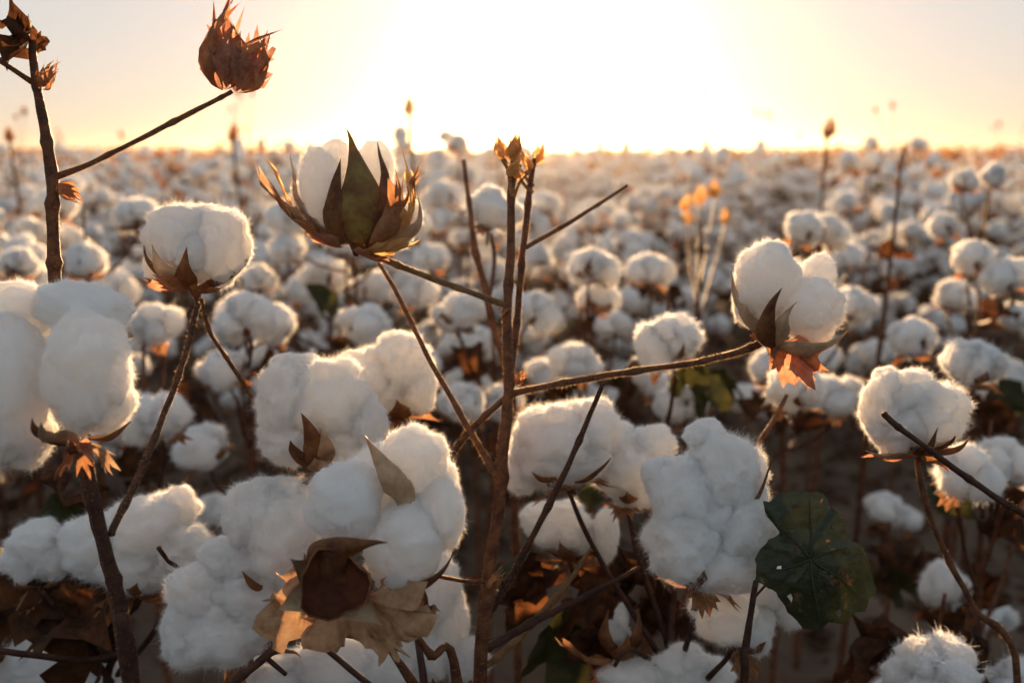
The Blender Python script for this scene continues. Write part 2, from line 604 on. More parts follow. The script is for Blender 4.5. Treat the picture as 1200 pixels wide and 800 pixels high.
rings = [0.0]
r = 0.10
while r < 9:
    rings.append(r); r += 0.055 if r < 6 else 0.12
while r < 4500:
    rings.append(r); r *= 1.18
GV, GF = [Vector((0, 0, ground_height(0, 0)))], []
NA = 180
for i, r in enumerate(rings[1:]):
    for k in range(NA):
        a = 2 * math.pi * k / NA
        x, y = r * math.cos(a), r * math.sin(a)
        GV.append(Vector((x, y, ground_height(x, y))))
for k in range(NA):
    GF.append((0, 1 + k, 1 + (k + 1) % NA))
for i in range(len(rings) - 2):
    for k in range(NA):
        k2 = (k + 1) % NA
        GF.append((1 + i * NA + k, 1 + (i + 1) * NA + k, 1 + (i + 1) * NA + k2, 1 + i * NA + k2))
ground = link('ground', build_mesh('ground', GV, GF, [M['soil']]))
tag(ground, 'brown crumbly soil of the cotton field between the rows', 'soil', kind='structure')

# ------------------------------------------------------------------ mid-distance bolls (shared meshes)
def auto_carpels(mb, rng, R, n=4, open_=1.0, W=0.9, base=(0, 0, 0), mi=(0, 1)):
    ph0 = rng.random() * 6.28
    for k in range(n):
        ph = ph0 + 2 * math.pi * k / n + rng.uniform(-0.2, 0.2)
        o = Vector((math.cos(ph), math.sin(ph), 0))
        B = Vector(base)
        op = open_ * rng.uniform(0.85, 1.15)
        Mc = B + o * R * 0.95 * op + Vector((0, 0, R * (0.05)))
        T = B + o * R * 1.05 * op + Vector((0, 0, R * rng.uniform(0.55, 0.95)))
        v, f, m = petal(B, Mc, T, R * W, 0.35, (B + Vector((0, 0, R)) - Mc), 0.0011, rng.random() * 50, 7, 5)
        mb.add(v, f, [mi[x] for x in m])


def auto_bracts(mb, rng, R, n=3, mi=0, down=0.2):
    ph0 = rng.random() * 6.28
    for k in range(n):
        ph = ph0 + 2 * math.pi * k / n + rng.uniform(-0.3, 0.3)
        o = Vector((math.cos(ph), math.sin(ph), 0))
        B = o * R * 0.12 - Vector((0, 0, R * 0.05))
        Mc = o * R * 0.7 - Vector((0, 0, R * down))
        T = o * R * rng.uniform(0.9, 1.2) + Vector((0, 0, R * rng.uniform(-0.5, 0.5)))
        v, f = bract(B, Mc, T, R * 0.9, 0.3, (0, 0, 1), 4, 0.5, 1.1, 0.003, rng)
        mb.add(v, f, mi)


def tuft_layout(rng, style):
    R = 0.0325
    t = []
    n = rng.choice([3, 4, 4, 5])
    ph0 = rng.random() * 6.28
    for k in range(n):
        ph = ph0 + 2 * math.pi * k / n + rng.uniform(-0.35, 0.35)
        d = R * (0.44 if style == 0 else 0.60) * rng.uniform(.85, 1.2)
        s = R * rng.uniform(0.48, 0.78)
        c = Vector((math.cos(ph) * d, math.sin(ph) * d, R * rng.uniform(.5, .85)))
        t.append((c, (s * rng.uniform(.9, 1.15), s * rng.uniform(.9, 1.15), s * rng.uniform(0.9, 1.25)), rng.uniform(-0.4, 0.4)))
        if rng.random() < .55:
            s2 = s * rng.uniform(.45, .65)
            q = Vector((rng.gauss(0, 1), rng.gauss(0, 1), rng.uniform(-.2, 1.2))).normalized()
            t.append((c + q * s * .75, (s2, s2, s2), 0))
    t.append((Vector((rng.uniform(-.15, .15) * R, rng.uniform(-.15, .15) * R, R * rng.uniform(0.8, 1.1))), (R * 0.62, R * 0.62, R * 0.58), 0))
    return t


MIDLINT, MIDBUR, FARBOLL = [], [], []
for i in range(7):
    rng = random.Random(100 + i)
    lay = tuft_layout(rng, i % 2)
    MIDLINT.append(cotton_mesh('lint', lay, 3, 1500, 0.0075, 0.00038, 200 + i, (0.34, 0.20, 0.08, 0.03)))
    mb = MB()
    auto_carpels(mb, rng, 0.030, 4, 1.0)
    auto_bracts(mb, rng, 0.030, 3, 2)
    v, f = tube([(0, 0, -0.03), (0.002, 0, -0.012), (0, 0, 0.004)], [0.0018, 0.0022, 0.004], 6, rng=rng)
    mb.add(v, f, 3)
    MIDBUR.append(mb.mesh('boll', [M['carpel_out'], M['carpel_in'], M['bract'], M['stem']]))
    # one mesh with lint and bur, for bolls a few pixels across
    V, F, MI = [], [], []
    for k, (c, s, q) in enumerate(lay):
        lv, lf = lump(2, 300 + i * 9 + k, (0.28, 0.15, 0, 0))
        o = len(V)
        V += [c + Vector((p.x * s[0], p.y * s[1], p.z * s[2])) * 1.08 for p in lv]
        F += [tuple(x + o for x in t) for t in lf]; MI += [0] * len(lf)
    mb = MB()
    auto_carpels(mb, rng, 0.030, 4, 1.0)
    auto_bracts(mb, rng, 0.030, 2, 2)
    o = len(V)
    V += mb.v; F += [tuple(x + o for x in t) for t in mb.f]; MI += [x + 1 for x in mb.m]
    FARBOLL.append(build_mesh('boll', V, F, [M['lint_far'], M['carpel_out'], M['carpel_in'], M['bract']], MI))

DRYLEAF = [leaf_mesh('dry_leaf', 0.055, M['leaf_dry'], 5, 0.5, 0.5, 20 + i, 5, 21) for i in range(4)]
OLIVELEAF = [leaf_mesh('leaf', 0.055, M['leaf_olive'], 5, 0.25, 0.25, 30 + i, 5, 21) for i in range(3)]


def square_mesh(seed, mat, R=0.024, closed=True):
    """a dried flower bud: three toothed bracts folded upward around it"""
    rng = random.Random(seed)
    mb = MB()
    ph0 = rng.random() * 6.28
    for k in range(3):
        ph = ph0 + 2.094 * k
        o = Vector((math.cos(ph), math.sin(ph), 0))
        v, f = bract(o * 0.001, o * R * 0.95 + Vector((0, 0, R * 0.25)), o * R * 0.25 + Vector((0, 0, R * 1.6)), R * 1.25, 0.55, -o, 6, 0.5, 1.0, 0.005, rng)
        mb.add(v, f, 0)
    v, f = lump(2, seed)
    mb.add([Vector((p.x * R * 0.25, p.y * R * 0.25, R * 0.5 + p.z * R * 0.4)) for p in v], f, 0)
    return mb.mesh('dried_bud', [mat])


SQUARES = [square_mesh(5 + i, M['bract']) for i in range(3)]
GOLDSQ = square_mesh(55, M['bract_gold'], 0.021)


# ------------------------------------------------------------------ hand-placed plants
class Plant:
    def __init__(self, label, base, name='cotton_plant', cat='cotton plant', group=None):
        self.base = Vector((base[0], base[1], ground_height(base[0], base[1])))
        self.root = link(name, None, None, self.base)
        self.root.empty_display_size = 0.1
        tag(self.root, label, cat, group)
        self.rng = random.Random(hash_str(label))

    def w(self, p):
        return Vector(p) - self.base

    def twig(self, name, pts, mat='stem', seg=9, hair=0, to_ground=False, knots=0, tipcap=True):
        """pts: (x, y, distance, thickness in px)"""
        wp = [P(x, y, d) for x, y, d, t in pts]
        rd = [t * d / FPX * 0.42 for x, y, d, t in pts]
        if to_ground:
            last = wp[-1]
            g = self.base - Vector((0, 0, 0.03))
            wp.append(last.lerp(g, 0.5) + Vector((0.006, 0.01, 0)))
            rd.append(rd[-1] * 1.15)
            wp.append(g)
            rd.append(rd[-1] * 1.2)
        v, f = tube([self.w(p) for p in wp], rd, seg, 0.22, knots, self.rng, 7, 0.5)
        v = [Vector(x) for x in v]
        mats = [M[mat], M['hair']]
        if hair:
            rs = np.random.RandomState(self.rng.randint(0, 9999))
            pos, nor = sample_surface(v, f, hair, rs)
            sv, sf, sn = slivers(pos, nor, 0.0022, 0.00012, rs, 0.5, 0.5)
            nv = vnormals(v, f)
            o = len(v)
            me = build_mesh(name, v + [Vector(x) for x in sv], f + [tuple(i + o for i in t) for t in sf], mats,
                            [0] * len(f) + [1] * len(sf), list(nv) + list(sn))
        else:
            me = build_mesh(name, v, f, mats)
        return link(name, me, self.root)

    def boll(self, d, locks, base, carpels=(), bracts=(), auto=None, label=None, bract_mat='bract', car_mat='carpel_out', tight=False):
        """locks: (x, y, towards camera mm, rx, ry, rz px, roll deg); base: x, y of the stalk end"""
        rng = self.rng
        px = d / FPX
        C = P(base[0], base[1], d)
        mb = MB()
        # receptacle with a short stalk
        up = (P(sum(l[0] for l in locks) / len(locks), sum(l[1] for l in locks) / len(locks), d) - C).normalized() if locks else UPV
        v, f = tube([-up * 0.009, -up * 0.005, up * 0.002, up * 0.009], [0.0022, 0.0028, 0.0062, 0.0035], 10, 0.2, 0, rng)
        mb.add(v, f, 0)
        b = link('boll', mb.mesh('boll', [M['stem']]), self.root, self.w(C))
        if label:
            b['label'] = label
        for (x, y, dd, rx, ry, rz, roll) in locks:
            q = P(x, y, d) - FWD * dd * 0.001 - C
            o = link('lint_lock', (TIGHT if tight else LOCKS)[rng.randrange(5)], b, q)
            o.rotation_mode = 'QUATERNION'
            o.rotation_quaternion = (Matrix.Rotation(-PITCH, 4, 'X') @ Matrix.Rotation(math.radians(roll), 4, 'Y')).to_quaternion()
            kk = px * (0.95 if tight else 0.90)
            o.scale = (rx * kk, rz * kk, ry * kk)
        def pt(a):
            return P(a[0], a[1], d) - FWD * (a[2] if len(a) > 2 else 0) * 0.001 - C
        cen = sum(((P(l[0], l[1], d) - FWD * l[2] * 0.001 - C) for l in locks), Vector()) / max(1, len(locks)) if locks else up * 0.03
        for cdef in carpels:
            B, Mc, T, W = pt(cdef[0]), pt(cdef[1]), pt(cdef[2]), cdef[3] * px
            cm = cdef[4] if len(cdef) > 4 else car_mat
            cup = cdef[5] if len(cdef) > 5 else 0.5
            v, f, mi = petal(B, Mc, T, W, cup, cen - (B + Mc + T) / 3, 0.0014, rng.random() * 40, 17, 10, 0.25)
            link('carpel', build_mesh('carpel', v, f, [M[cm], M['carpel_in']], mi), b)
        for bdef in bracts:
            B, Mc, T, W = pt(bdef[0]), pt(bdef[1]), pt(bdef[2]), bdef[3] * px
            bm_ = bdef[4] if len(bdef) > 4 else bract_mat
            fc = len(bdef) > 5
            v, f = bract(B, Mc, T, W, 0.45, FWD + UPV * .2 if fc else cen - (B + Mc + T) / 3, rng.choice([5, 6, 7]), 0.24 if fc else 0.32, 1.15, 0.014 if fc else 0.006, rng)
            link('bract', build_mesh('bract', v, f, [M[bm_]]), b)
        if auto:
            R = auto * px
            zax = up
            xax = zax.orthogonal().normalized()
            yax = zax.cross(xax)
            rot = Matrix((xax, yax, zax)).transposed()
            ph0 = rng.random() * 6.28
            for k in range(4):
                ph = ph0 + 1.57 * k + rng.uniform(-0.25, 0.25)
                o = Vector((math.cos(ph), math.sin(ph), 0))
                Mc = o * R * 1.0 + Vector((0, 0, R * 0.1))
                T = o * R * rng.uniform(0.95, 1.25) + Vector((0, 0, R * rng.uniform(0.5, 1.0)))
                v, f, mi = petal((0, 0, 0), Mc, T, R * 0.85, 0.4, Vector((0, 0, R)) - Mc * 0.6, 0.0013, rng.random() * 50, 13, 8, 0.3)
                link('carpel', build_mesh('carpel', [rot @ Vector(x) for x in v], f, [M[car_mat], M['carpel_in']], mi), b)
            for k in range(3):
                ph = ph0 + 0.8 + 2.09 * k + rng.uniform(-0.3, 0.3)
                o = Vector((math.cos(ph), math.sin(ph), 0))
                v, f = bract(o * R * 0.1, o * R * 0.75 - Vector((0, 0, R * 0.15)), o * R * 1.15 + Vector((0, 0, R * rng.uniform(-0.7, 0.1))), R * 0.95, 0.35, (0, 0, 1), 6, 0.5, 1.1, 0.005, rng)
                link('bract', build_mesh('bract', [rot @ Vector(x) for x in v], f, [M[bract_mat]]), b)
        return b

    def mid(self, x, y, d, scale=1.0, tilt=0.35, var=None, axis=None):
        """a boll of the shared mid-distance kind, centred at x, y"""
        rng = self.rng
        k = rng.randrange(len(MIDBUR)) if var is None else var
        a = rng.uniform(0, 6.28)
        ax = Vector(axis).normalized() if axis else Vector((math.cos(a) * math.sin(tilt), math.sin(a) * math.sin(tilt), math.cos(tilt)))
        q = ax.to_track_quat('Z', 'Y') @ Matrix.Rotation(rng.uniform(0, 6.28), 4, 'Z').to_quaternion()
        c = P(x, y, d) - ax * 0.025 * scale
        b = link('boll', MIDBUR[k], self.root, self.w(c))
        b.rotation_mode = 'QUATERNION'
        b.rotation_quaternion = q
        b.scale = (scale,) * 3
        link('lint', MIDLINT[k], b)
        return c - ax * 0.02 * scale

    def leaf(self, x, y, d, size, mesh, name='leaf'):
        rng = self.rng
        o = link(name, mesh, self.root, self.w(P(x, y, d)), (rng.uniform(-1, 1), rng.uniform(-0.8, 0.8), rng.uniform(0, 6.28)), (size,) * 3)
        return o


def hash_str(s):
    h = 7
    for ch in s:
        h = (h * 131 + ord(ch)) % 1000003
    return h


def ground_under(x, y, d):
    p = P(x, y, d)
    return (p.x, p.y)


# ---- A: the central plant
A = Plant('tall central cotton plant with reddish bare stem and two bolls on long side branches', (P(545, 800, 0.85).x, P(545, 800, 0.85).y + 0.03))
A.twig('main_stem', [(603, 182, .86, 5), (600, 212, .86, 9), (598, 290, .858, 12), (595, 370, .855, 13), (597, 458, .855, 15), (588, 545, .85, 17), (576, 660, .85, 18), (562, 800, .85, 20)], 'stem', 12, 9000, True, 9)
A.twig('branch', [(594, 358, .855, 9), (545, 340, .85, 8), (480, 316, .842, 9), (436, 298, .836, 10), (418, 288, .832, 11)], 'stem_pale', 10, 3500, knots=8)
A.twig('branch', [(599, 462, .855, 10), (650, 449, .852, 9), (720, 438, .848, 9), (800, 427, .845, 8), (855, 414, .842, 9), (890, 402, .84, 11)], 'stem', 10, 3500, knots=8)
A.twig('branch', [(582, 556, .85, 10), (548, 500, .86, 8), (505, 425, .87, 7), (468, 350, .88, 6), (444, 308, .885, 5)], 'stem', 9, 2500, knots=9)
A.twig('branch', [(596, 462, .855, 9), (565, 490, .86, 8), (540, 516, .865, 10), (524, 540, .87, 8), (508, 560, .875, 5)], 'stem', 8, 900, knots=6)
A.twig('branch', [(706, 450, .83, 6), (685, 500, .83, 8), (660, 558, .835, 9), (628, 620, .84, 9), (592, 688, .848, 10), (572, 720, .85, 10)], 'stem_dark', 9, 1200, knots=9)
A.twig('branch', [(750, 663, .90, 5), (700, 690, .89, 8), (650, 715, .88, 10), (600, 742, .865, 12), (568, 760, .85, 12)], 'stem_dark', 9, 0, knots=9)
A.twig('branch', [(694, 640, .93, 5), (660, 690, .92, 8), (610, 745, .89, 10), (570, 780, .86, 10)], 'stem_pale', 8, 0, knots=9)
A.twig('branch', [(626, 186, .89, 7), (620, 240, .888, 9), (612, 310, .884, 9), (606, 380, .875, 10), (597, 440, .862, 11)], 'stem', 9, 3000, knots=7)
A.twig('branch', [(735, 217, .95, 4), (700, 240, .94, 5), (655, 268, .92, 6), (617, 290, .885, 7)], 'stem', 8, 1200, knots=7)
A.twig('branch', [(578, 680, .85, 6), (545, 680, .83, 6), (510, 674, .80, 5)], 'stem', 8, 500)
# buds at the tip
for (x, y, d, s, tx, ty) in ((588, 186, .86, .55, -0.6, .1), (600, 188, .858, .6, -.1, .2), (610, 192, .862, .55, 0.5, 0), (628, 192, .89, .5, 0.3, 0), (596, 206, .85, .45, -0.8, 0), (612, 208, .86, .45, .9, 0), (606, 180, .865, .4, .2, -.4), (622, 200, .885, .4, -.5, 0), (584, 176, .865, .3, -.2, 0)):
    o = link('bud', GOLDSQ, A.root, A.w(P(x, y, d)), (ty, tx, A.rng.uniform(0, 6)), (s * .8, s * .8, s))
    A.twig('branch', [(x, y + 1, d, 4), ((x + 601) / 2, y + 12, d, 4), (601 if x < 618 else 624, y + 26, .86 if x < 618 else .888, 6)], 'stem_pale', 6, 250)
# node nubs
for (x, y, d, s) in ((603, 450, .85, .3), (588, 372, .85, .25), (570, 690, .845, .42)):
    link('node_scar', SQUARES[1], A.root, A.w(P(x, y, d)), (0.6, 0.5, 1), (s, s, s))
A.boll(.832, [(380, 220, 14, 25, 47, 24, -8), (432, 206, -12, 30, 46, 26, 8), (466, 258, -14, 26, 32, 24, 25), (358, 244, -6, 16, 34, 18, -22), (408, 240, -14, 34, 40, 26, 0), (392, 190, -6, 20, 30, 20, 0)],
       (415, 287),
       [((424, 288, 6), (456, 262, 44), (409, 156, 10), 84, 'carpel_olive', 0.5),
        ((428, 288, 2), (488, 280, 18), (440, 166, 0), 66, 'carpel_out', 0.5),
        ((414, 287, 8), (388, 270, 40), (408, 194, 30), 40, 'carpel_out', 0.4),
        ((408, 286, 0), (330, 266, 0), (346, 180, 2), 34, 'carpel_in', 0.5),
        ((422, 290, -8), (515, 285, -14), (486, 232, -8), 54, 'carpel_in', 0.5)],
       [((410, 287, 2), (345, 270, 6), (310, 212, 4), 32, 'bract_tan'), ((408, 288, 4), (356, 284, 12), (322, 226, 10), 24, 'bract'), ((410, 287, -4), (340, 260, -6), (318, 200, -8), 18, 'bract_gold'),
        ((405, 290, 6), (380, 292, 12), (360, 264, 10), 40, 'bract_red'),
        ((428, 290, 6), (480, 284, 20), (470, 216, 18), 44, 'bract'), ((428, 290, 0), (504, 280, 8), (480, 200, 4), 34, 'bract_gold'), ((428, 290, 0), (480, 250, 4), (492, 206, 2), 20, 'bract'),
        ((425, 292, 4), (455, 306, 8), (484, 282, 4), 40, 'bract_gold'),
        ((415, 292, 4), (425, 306, 8), (455, 305, 6), 30, 'bract_red')],
       tight=True, label='half-open boll with dark olive-brown bur in front of its lint')
A.boll(.84, [(896, 330, 8, 38, 47, 34, 8), (946, 362, 12, 38, 37, 34, 0), (963, 322, -10, 23, 27, 24, 0), (925, 345, -18, 42, 38, 30, 0), (905, 300, 2, 22, 18, 20, 0), (880, 350, 0, 22, 32, 22, 10)],
       (905, 402),
       [((902, 403, 4), (848, 372, 12), (860, 318, 0), 34, 'carpel_in', 0.5),
        ((900, 405, 12), (872, 392, 40), (902, 338, 36), 30, 'carpel_out', 0.3),
        ((906, 405, 14), (896, 385, 44), (920, 356, 34), 26, 'carpel_in', 0.4),
        ((908, 404, 6), (955, 432, 28), (990, 384, 10), 46, 'carpel_in', 0.5)],
       [((906, 402, 8), (920, 414, 16), (938, 446, 12), 58, 'bract_red', 1), ((916, 402, 10), (940, 410, 14), (964, 432, 10), 50, 'bract', 1),
        ((900, 403, 6), (902, 414, 14), (905, 426, 12), 30, 'bract', 1), ((930, 406, 4), (940, 420, 6), (944, 444, 6), 40, 'bract', 1),
        ((896, 400, 8), (880, 396, 14), (880, 380, 10), 22, 'carpel_out')],
       tight=True, label='fluffy boll with glowing orange bract below it, at the branch end')
# ---- B: thin plant just behind the centre
B = Plant('slender cotton plant close behind the central stem, one boll facing left', (P(600, 600, 1.15).x, P(600, 600, 1.15).y))
B.twig('main_stem', [(543, 187, 1.1, 6), (550, 235, 1.1, 7), (559, 300, 1.1, 9), (575, 370, 1.11, 10), (592, 430, 1.12, 11), (602, 520, 1.14, 12)], 'stem', 9, 2500, True, 7)
c = B.mid(577, 242, 1.22, .88, axis=(.15, .1, 1))
B.twig('branch', [(576, 274, 1.22, 5), (580, 310, 1.18, 6), (572, 355, 1.11, 7)], 'stem', 7)

# ---- C: tall bare stem, left
C = Plant('tall bare stem at upper left, one twig ending in dried red bracts', (P(160, 800, .80).x, P(160, 800, .80).y + .04))
C.twig('main_stem', [(38, 48, .80, 9), (43, 95, .80, 12), (52, 150, .80, 14), (60, 208, .80, 17), (62, 280, .80, 17), (68, 340, .80, 18), (86, 480, .80, 19), (112, 600, .8, 18), (136, 700, .80, 19), (152, 800, .8, 20)], 'stem', 12, 5000, True, 8)
C.twig('branch', [(64, 207, .80, 10), (110, 189, .80, 7), (170, 160, .80, 7), (225, 132, .80, 7), (264, 112, .80, 6), (272, 107, .80, 6)], 'stem', 9, 2500, knots=9)
C.twig('branch', [(42, 100, .80, 9), (20, 85, .79, 7), (-15, 62, .78, 7), (-60, 30, .77, 6)], 'stem', 9, 800)
for (bx, by, tx, ty, W, seed) in ((261, 106, 266, 14, 66, 3), (277, 108, 312, 44, 66, 4)):
    sq = link('dried_bud', None, C.root, C.w(P(bx, by, .80)))
    rngb = random.Random(seed)
    px = .80 / FPX
    v, f = lump(2, seed)
    ax = (P(tx, ty, .80) - P(bx, by, .80))
    L = ax.length
    core = [ax * 0.38 + Vector((p.x * L * .13, p.y * L * .13, p.z * L * .24)) for p in v]
    bpy.data.objects.remove(sq)
    sq = link('dried_bud', build_mesh('dried_bud', core, f, [M['bract']]), C.root, C.w(P(bx, by, .80)))
    zz = ax.normalized()
    e1 = (RGT - zz * RGT.dot(zz)).normalized()
    e2 = zz.cross(e1)
    for k in range(4):
        ph = 0.5 + 1.571 * k
        o = e1 * math.cos(ph) + e2 * math.sin(ph)
        v, f = bract(o * .0008, o * L * .52 + zz * L * .22, o * L * .10 + zz * L * rngb.uniform(.72, .9), W * px * .82, 0.7, -o, 5, .55, 1.0, .006, rngb)
        link('bract', build_mesh('bract', v, f, [M['bract_red' if k % 2 else 'bract']]), sq)
v, f = bract((0, 0, 0), Vector((-.003, 0, .006)), Vector((-.012, 0, .004)), .012, .3, (0, -1, 0), 4, .3, 1.0, .003, C.rng)
link('dry_leaf', DRYLEAF[0], C.root, C.w(P(36, 46, .80)), (1.1, -1.3, .4), (.52, .52, .40))
link('dry_leaf', DRYLEAF[1], C.root, C.w(P(20, 38, .80)), (.4, -1.2, 2.4), (.50, .5, .36))
link('dry_leaf', DRYLEAF[2], C.root, C.w(P(42, 52, .80)), (0.9, 1.1, 1.4), (.24, .24, .18))
link('node_scar', SQUARES[0], C.root, C.w(P(46, 104, .795)), (.3, .5, 1), (.5, .5, .5))
link('node_scar', SQUARES[1], C.root, C.w(P(68, 215, .795)), (.3, 2.4, 1), (.45, .45, .45))

# ---- D: big boll at the left edge
D = Plant('thick-stemmed cotton plant at the left edge carrying the largest boll', (P(165, 800, .70).x, P(165, 800, .70).y + .05))
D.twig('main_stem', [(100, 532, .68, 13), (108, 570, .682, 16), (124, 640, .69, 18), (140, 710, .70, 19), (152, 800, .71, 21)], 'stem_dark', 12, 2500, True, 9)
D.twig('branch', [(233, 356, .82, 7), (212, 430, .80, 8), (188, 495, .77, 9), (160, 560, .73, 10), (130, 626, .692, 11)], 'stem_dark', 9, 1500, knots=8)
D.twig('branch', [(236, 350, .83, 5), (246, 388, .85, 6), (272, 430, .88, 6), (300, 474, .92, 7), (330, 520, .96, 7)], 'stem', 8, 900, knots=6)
D.boll(.68, [(114, 430, 18, 52, 70, 50, -8), (92, 362, -6, 62, 34, 46, 12), (10, 456, 12, 62, 92, 56, 0), (8, 362, -10, 50, 34, 46, 0), (124, 470, 8, 40, 36, 40, 0), (60, 405, -36, 60, 60, 40, 0), (24, 510, 0, 40, 40, 40, 0)],
       (98, 516),
       [((96, 516, 4), (72, 514, 42), (74, 480, 44), 24, 'carpel_out', .3), ((100, 514, 8), (84, 514, 50), (98, 484, 60), 30, 'carpel_in', .4),
        ((104, 514, 0), (150, 514, 20), (158, 492, 10), 22, 'carpel_out', .4), ((96, 516, -10), (70, 520, 20), (52, 506, 14), 22, 'carpel_out', .4)],
       [((98, 518, 8), (92, 530, 16), (82, 552, 14), 30, 'bract_red'), ((104, 516, 10), (125, 524, 18), (140, 545, 14), 26, 'bract_tan'), ((100, 516, 12), (108, 525, 22), (118, 548, 20), 26, 'bract'), ((102, 516, 14), (118, 520, 26), (130, 530, 26), 22, 'bract_red')],
       tight=True, label='largest boll, cut by the left picture edge')
D.boll(.835, [(211, 280, 4, 41, 41, 38, 0), (257, 289, 0, 38, 45, 36, 8), (181, 303, -4, 14, 27, 18, 10), (235, 300, 8, 30, 32, 30, 0), (232, 270, -14, 44, 34, 36, 0)],
       (231, 340),
       [((228, 338, 4), (170, 330, 18), (176, 282, 8), 30, 'carpel_out', .4), ((231, 338, 8), (225, 335, 38), (238, 294, 40), 30, 'carpel_out', .3), ((228, 338, 8), (195, 334, 34), (196, 292, 34), 34, 'carpel_in', .5),
        ((234, 338, 0), (290, 335, 10), (290, 296, 0), 36, 'carpel_out', .4)],
       [((228, 340, 6), (200, 345, 16), (178, 330, 14), 34, 'bract_red'), ((232, 341, 8), (240, 348, 20), (262, 338, 22), 40, 'carpel_out'), ((230, 341, 2), (215, 342, 26), (200, 328, 30), 40, 'bract')],
       tight=True, label='round boll with dark bur on the thin upright stem')

# ---- E: cluster bottom left of centre
E = Plant('cotton plant crowded with white bolls, its front boll over an open brown bur', (P(556, 800, .80).x, P(556, 800, .80).y))
E.twig('main_stem', [(478, 730, .75, 9), (505, 768, .76, 11), (536, 805, .78, 12)], 'stem', 10, 800, True, 7)
E.twig('branch', [(434, 728, .74, 7), (456, 760, .75, 8), (488, 802, .77, 9), (500, 840, .78, 9)], 'stem', 8, 500)
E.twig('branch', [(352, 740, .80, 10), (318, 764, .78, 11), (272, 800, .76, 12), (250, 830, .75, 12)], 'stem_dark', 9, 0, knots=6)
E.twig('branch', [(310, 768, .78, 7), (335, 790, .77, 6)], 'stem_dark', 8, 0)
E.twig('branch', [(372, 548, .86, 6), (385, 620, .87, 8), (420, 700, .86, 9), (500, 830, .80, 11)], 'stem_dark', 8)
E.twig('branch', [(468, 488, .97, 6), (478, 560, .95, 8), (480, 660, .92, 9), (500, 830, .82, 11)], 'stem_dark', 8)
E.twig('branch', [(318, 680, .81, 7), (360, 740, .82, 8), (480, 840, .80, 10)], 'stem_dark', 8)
E.boll(.72, [(483, 538, 0, 43, 40, 42, 0), (406, 586, 6, 47, 51, 46, 8), (512, 598, -2, 33, 48, 38, -8), (476, 634, 10, 46, 54, 44, 10), (442, 580, -30, 52, 56, 40, 0), (500, 570, -16, 36, 40, 34, 0)],
       (425, 698),
       [((470, 600, 6), (478, 560, 34), (428, 508, 18), 44, 'carpel_in', .3),
        ((398, 682, 34), (362, 634, 52), (466, 612, 60), 70, 'carpel_out', .45),
        ((420, 696, 8), (520, 700, 30), (528, 640, 10), 40, 'carpel_out', .4)],
       [((410, 694, 18), (370, 700, 34), (328, 716, 34), 96, 'bract_husk', 1), ((404, 690, 14), (372, 672, 26), (345, 655, 22), 70, 'bract_husk', 1),
        ((412, 696, 20), (396, 715, 30), (372, 738, 30), 70, 'bract_husk', 1), ((424, 694, 18), (455, 706, 36), (500, 716, 34), 110, 'bract_husk', 1),
        ((424, 698, 20), (440, 720, 30), (464, 748, 28), 84, 'bract_husk', 1), ((450, 690, 4), (490, 682, 14), (512, 712, 10), 46, 'bract_red', 1)],
       tight=True, label='front boll with hollow dark brown bur and tan papery bracts')
# the hollow bur segment facing the camera
bE = [o for o in E.root.children if o.name.startswith('boll')][0]
CAX = (-FWD * .92 + UPV * .26 + RGT * .14).normalized()
CE1 = UPV.cross(CAX).normalized()
CE2 = CAX.cross(CE1)
cv, cf = [], []
pxE = .72 / FPX
for i in range(9):
    th = math.pi * 0.56 * i / 8
    for k in range(22):
        a = 2 * math.pi * k / 22
        rr = math.sin(th) * (1 + .10 * math.cos(3 * a + .6) + .05 * math.sin(7 * a))
        cv.append(CE1 * math.cos(a) * rr * 36 * pxE + CE2 * math.sin(a) * rr * 36 * pxE + CAX * (1 - math.cos(th)) * (24 + 7 * math.cos(2 * a + 1)) * pxE)
for i in range(8):
    for k in range(22):
        k2 = (k + 1) % 22
        cf.append((i * 22 + k, i * 22 + k2, (i + 1) * 22 + k2, (i + 1) * 22 + k))
no = len(cv)
cen = P(405, 668, .72) - FWD * .046 - P(425, 698, .72)
cv2 = [cen + v_ for v_ in cv] + [cen + v_ * 1.05 + FWD * .0012 for v_ in cv]
cf2 = cf + [tuple(i + no for i in reversed(t)) for t in cf] + [(8 * 22 + k, 8 * 22 + (k + 1) % 22, no + 8 * 22 + (k + 1) % 22, no + 8 * 22 + k) for k in range(22)]
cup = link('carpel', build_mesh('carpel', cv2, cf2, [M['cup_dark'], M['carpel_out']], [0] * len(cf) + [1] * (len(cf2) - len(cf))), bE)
cup['label'] = 'hollow dark brown bur cup facing the camera'
for k, (a, l, w_) in enumerate(((3.5, 62, 46), (5.6, 66, 48), (2.6, 54, 40))):
    od = CE1 * math.cos(a) + CE2 * math.sin(a)
    s0 = cen - CAX * 13 * pxE
    v, f, mi = petal(s0, s0 + od * 46 * pxE, s0 + od * l * pxE + CAX * 30 * pxE, w_ * pxE, .5, CAX - od * .3, .0014, k + 9, 15, 9, .4)
    link('carpel', build_mesh('carpel', v, f, [M['carpel_out'], M['carpel_in']], mi), bE)

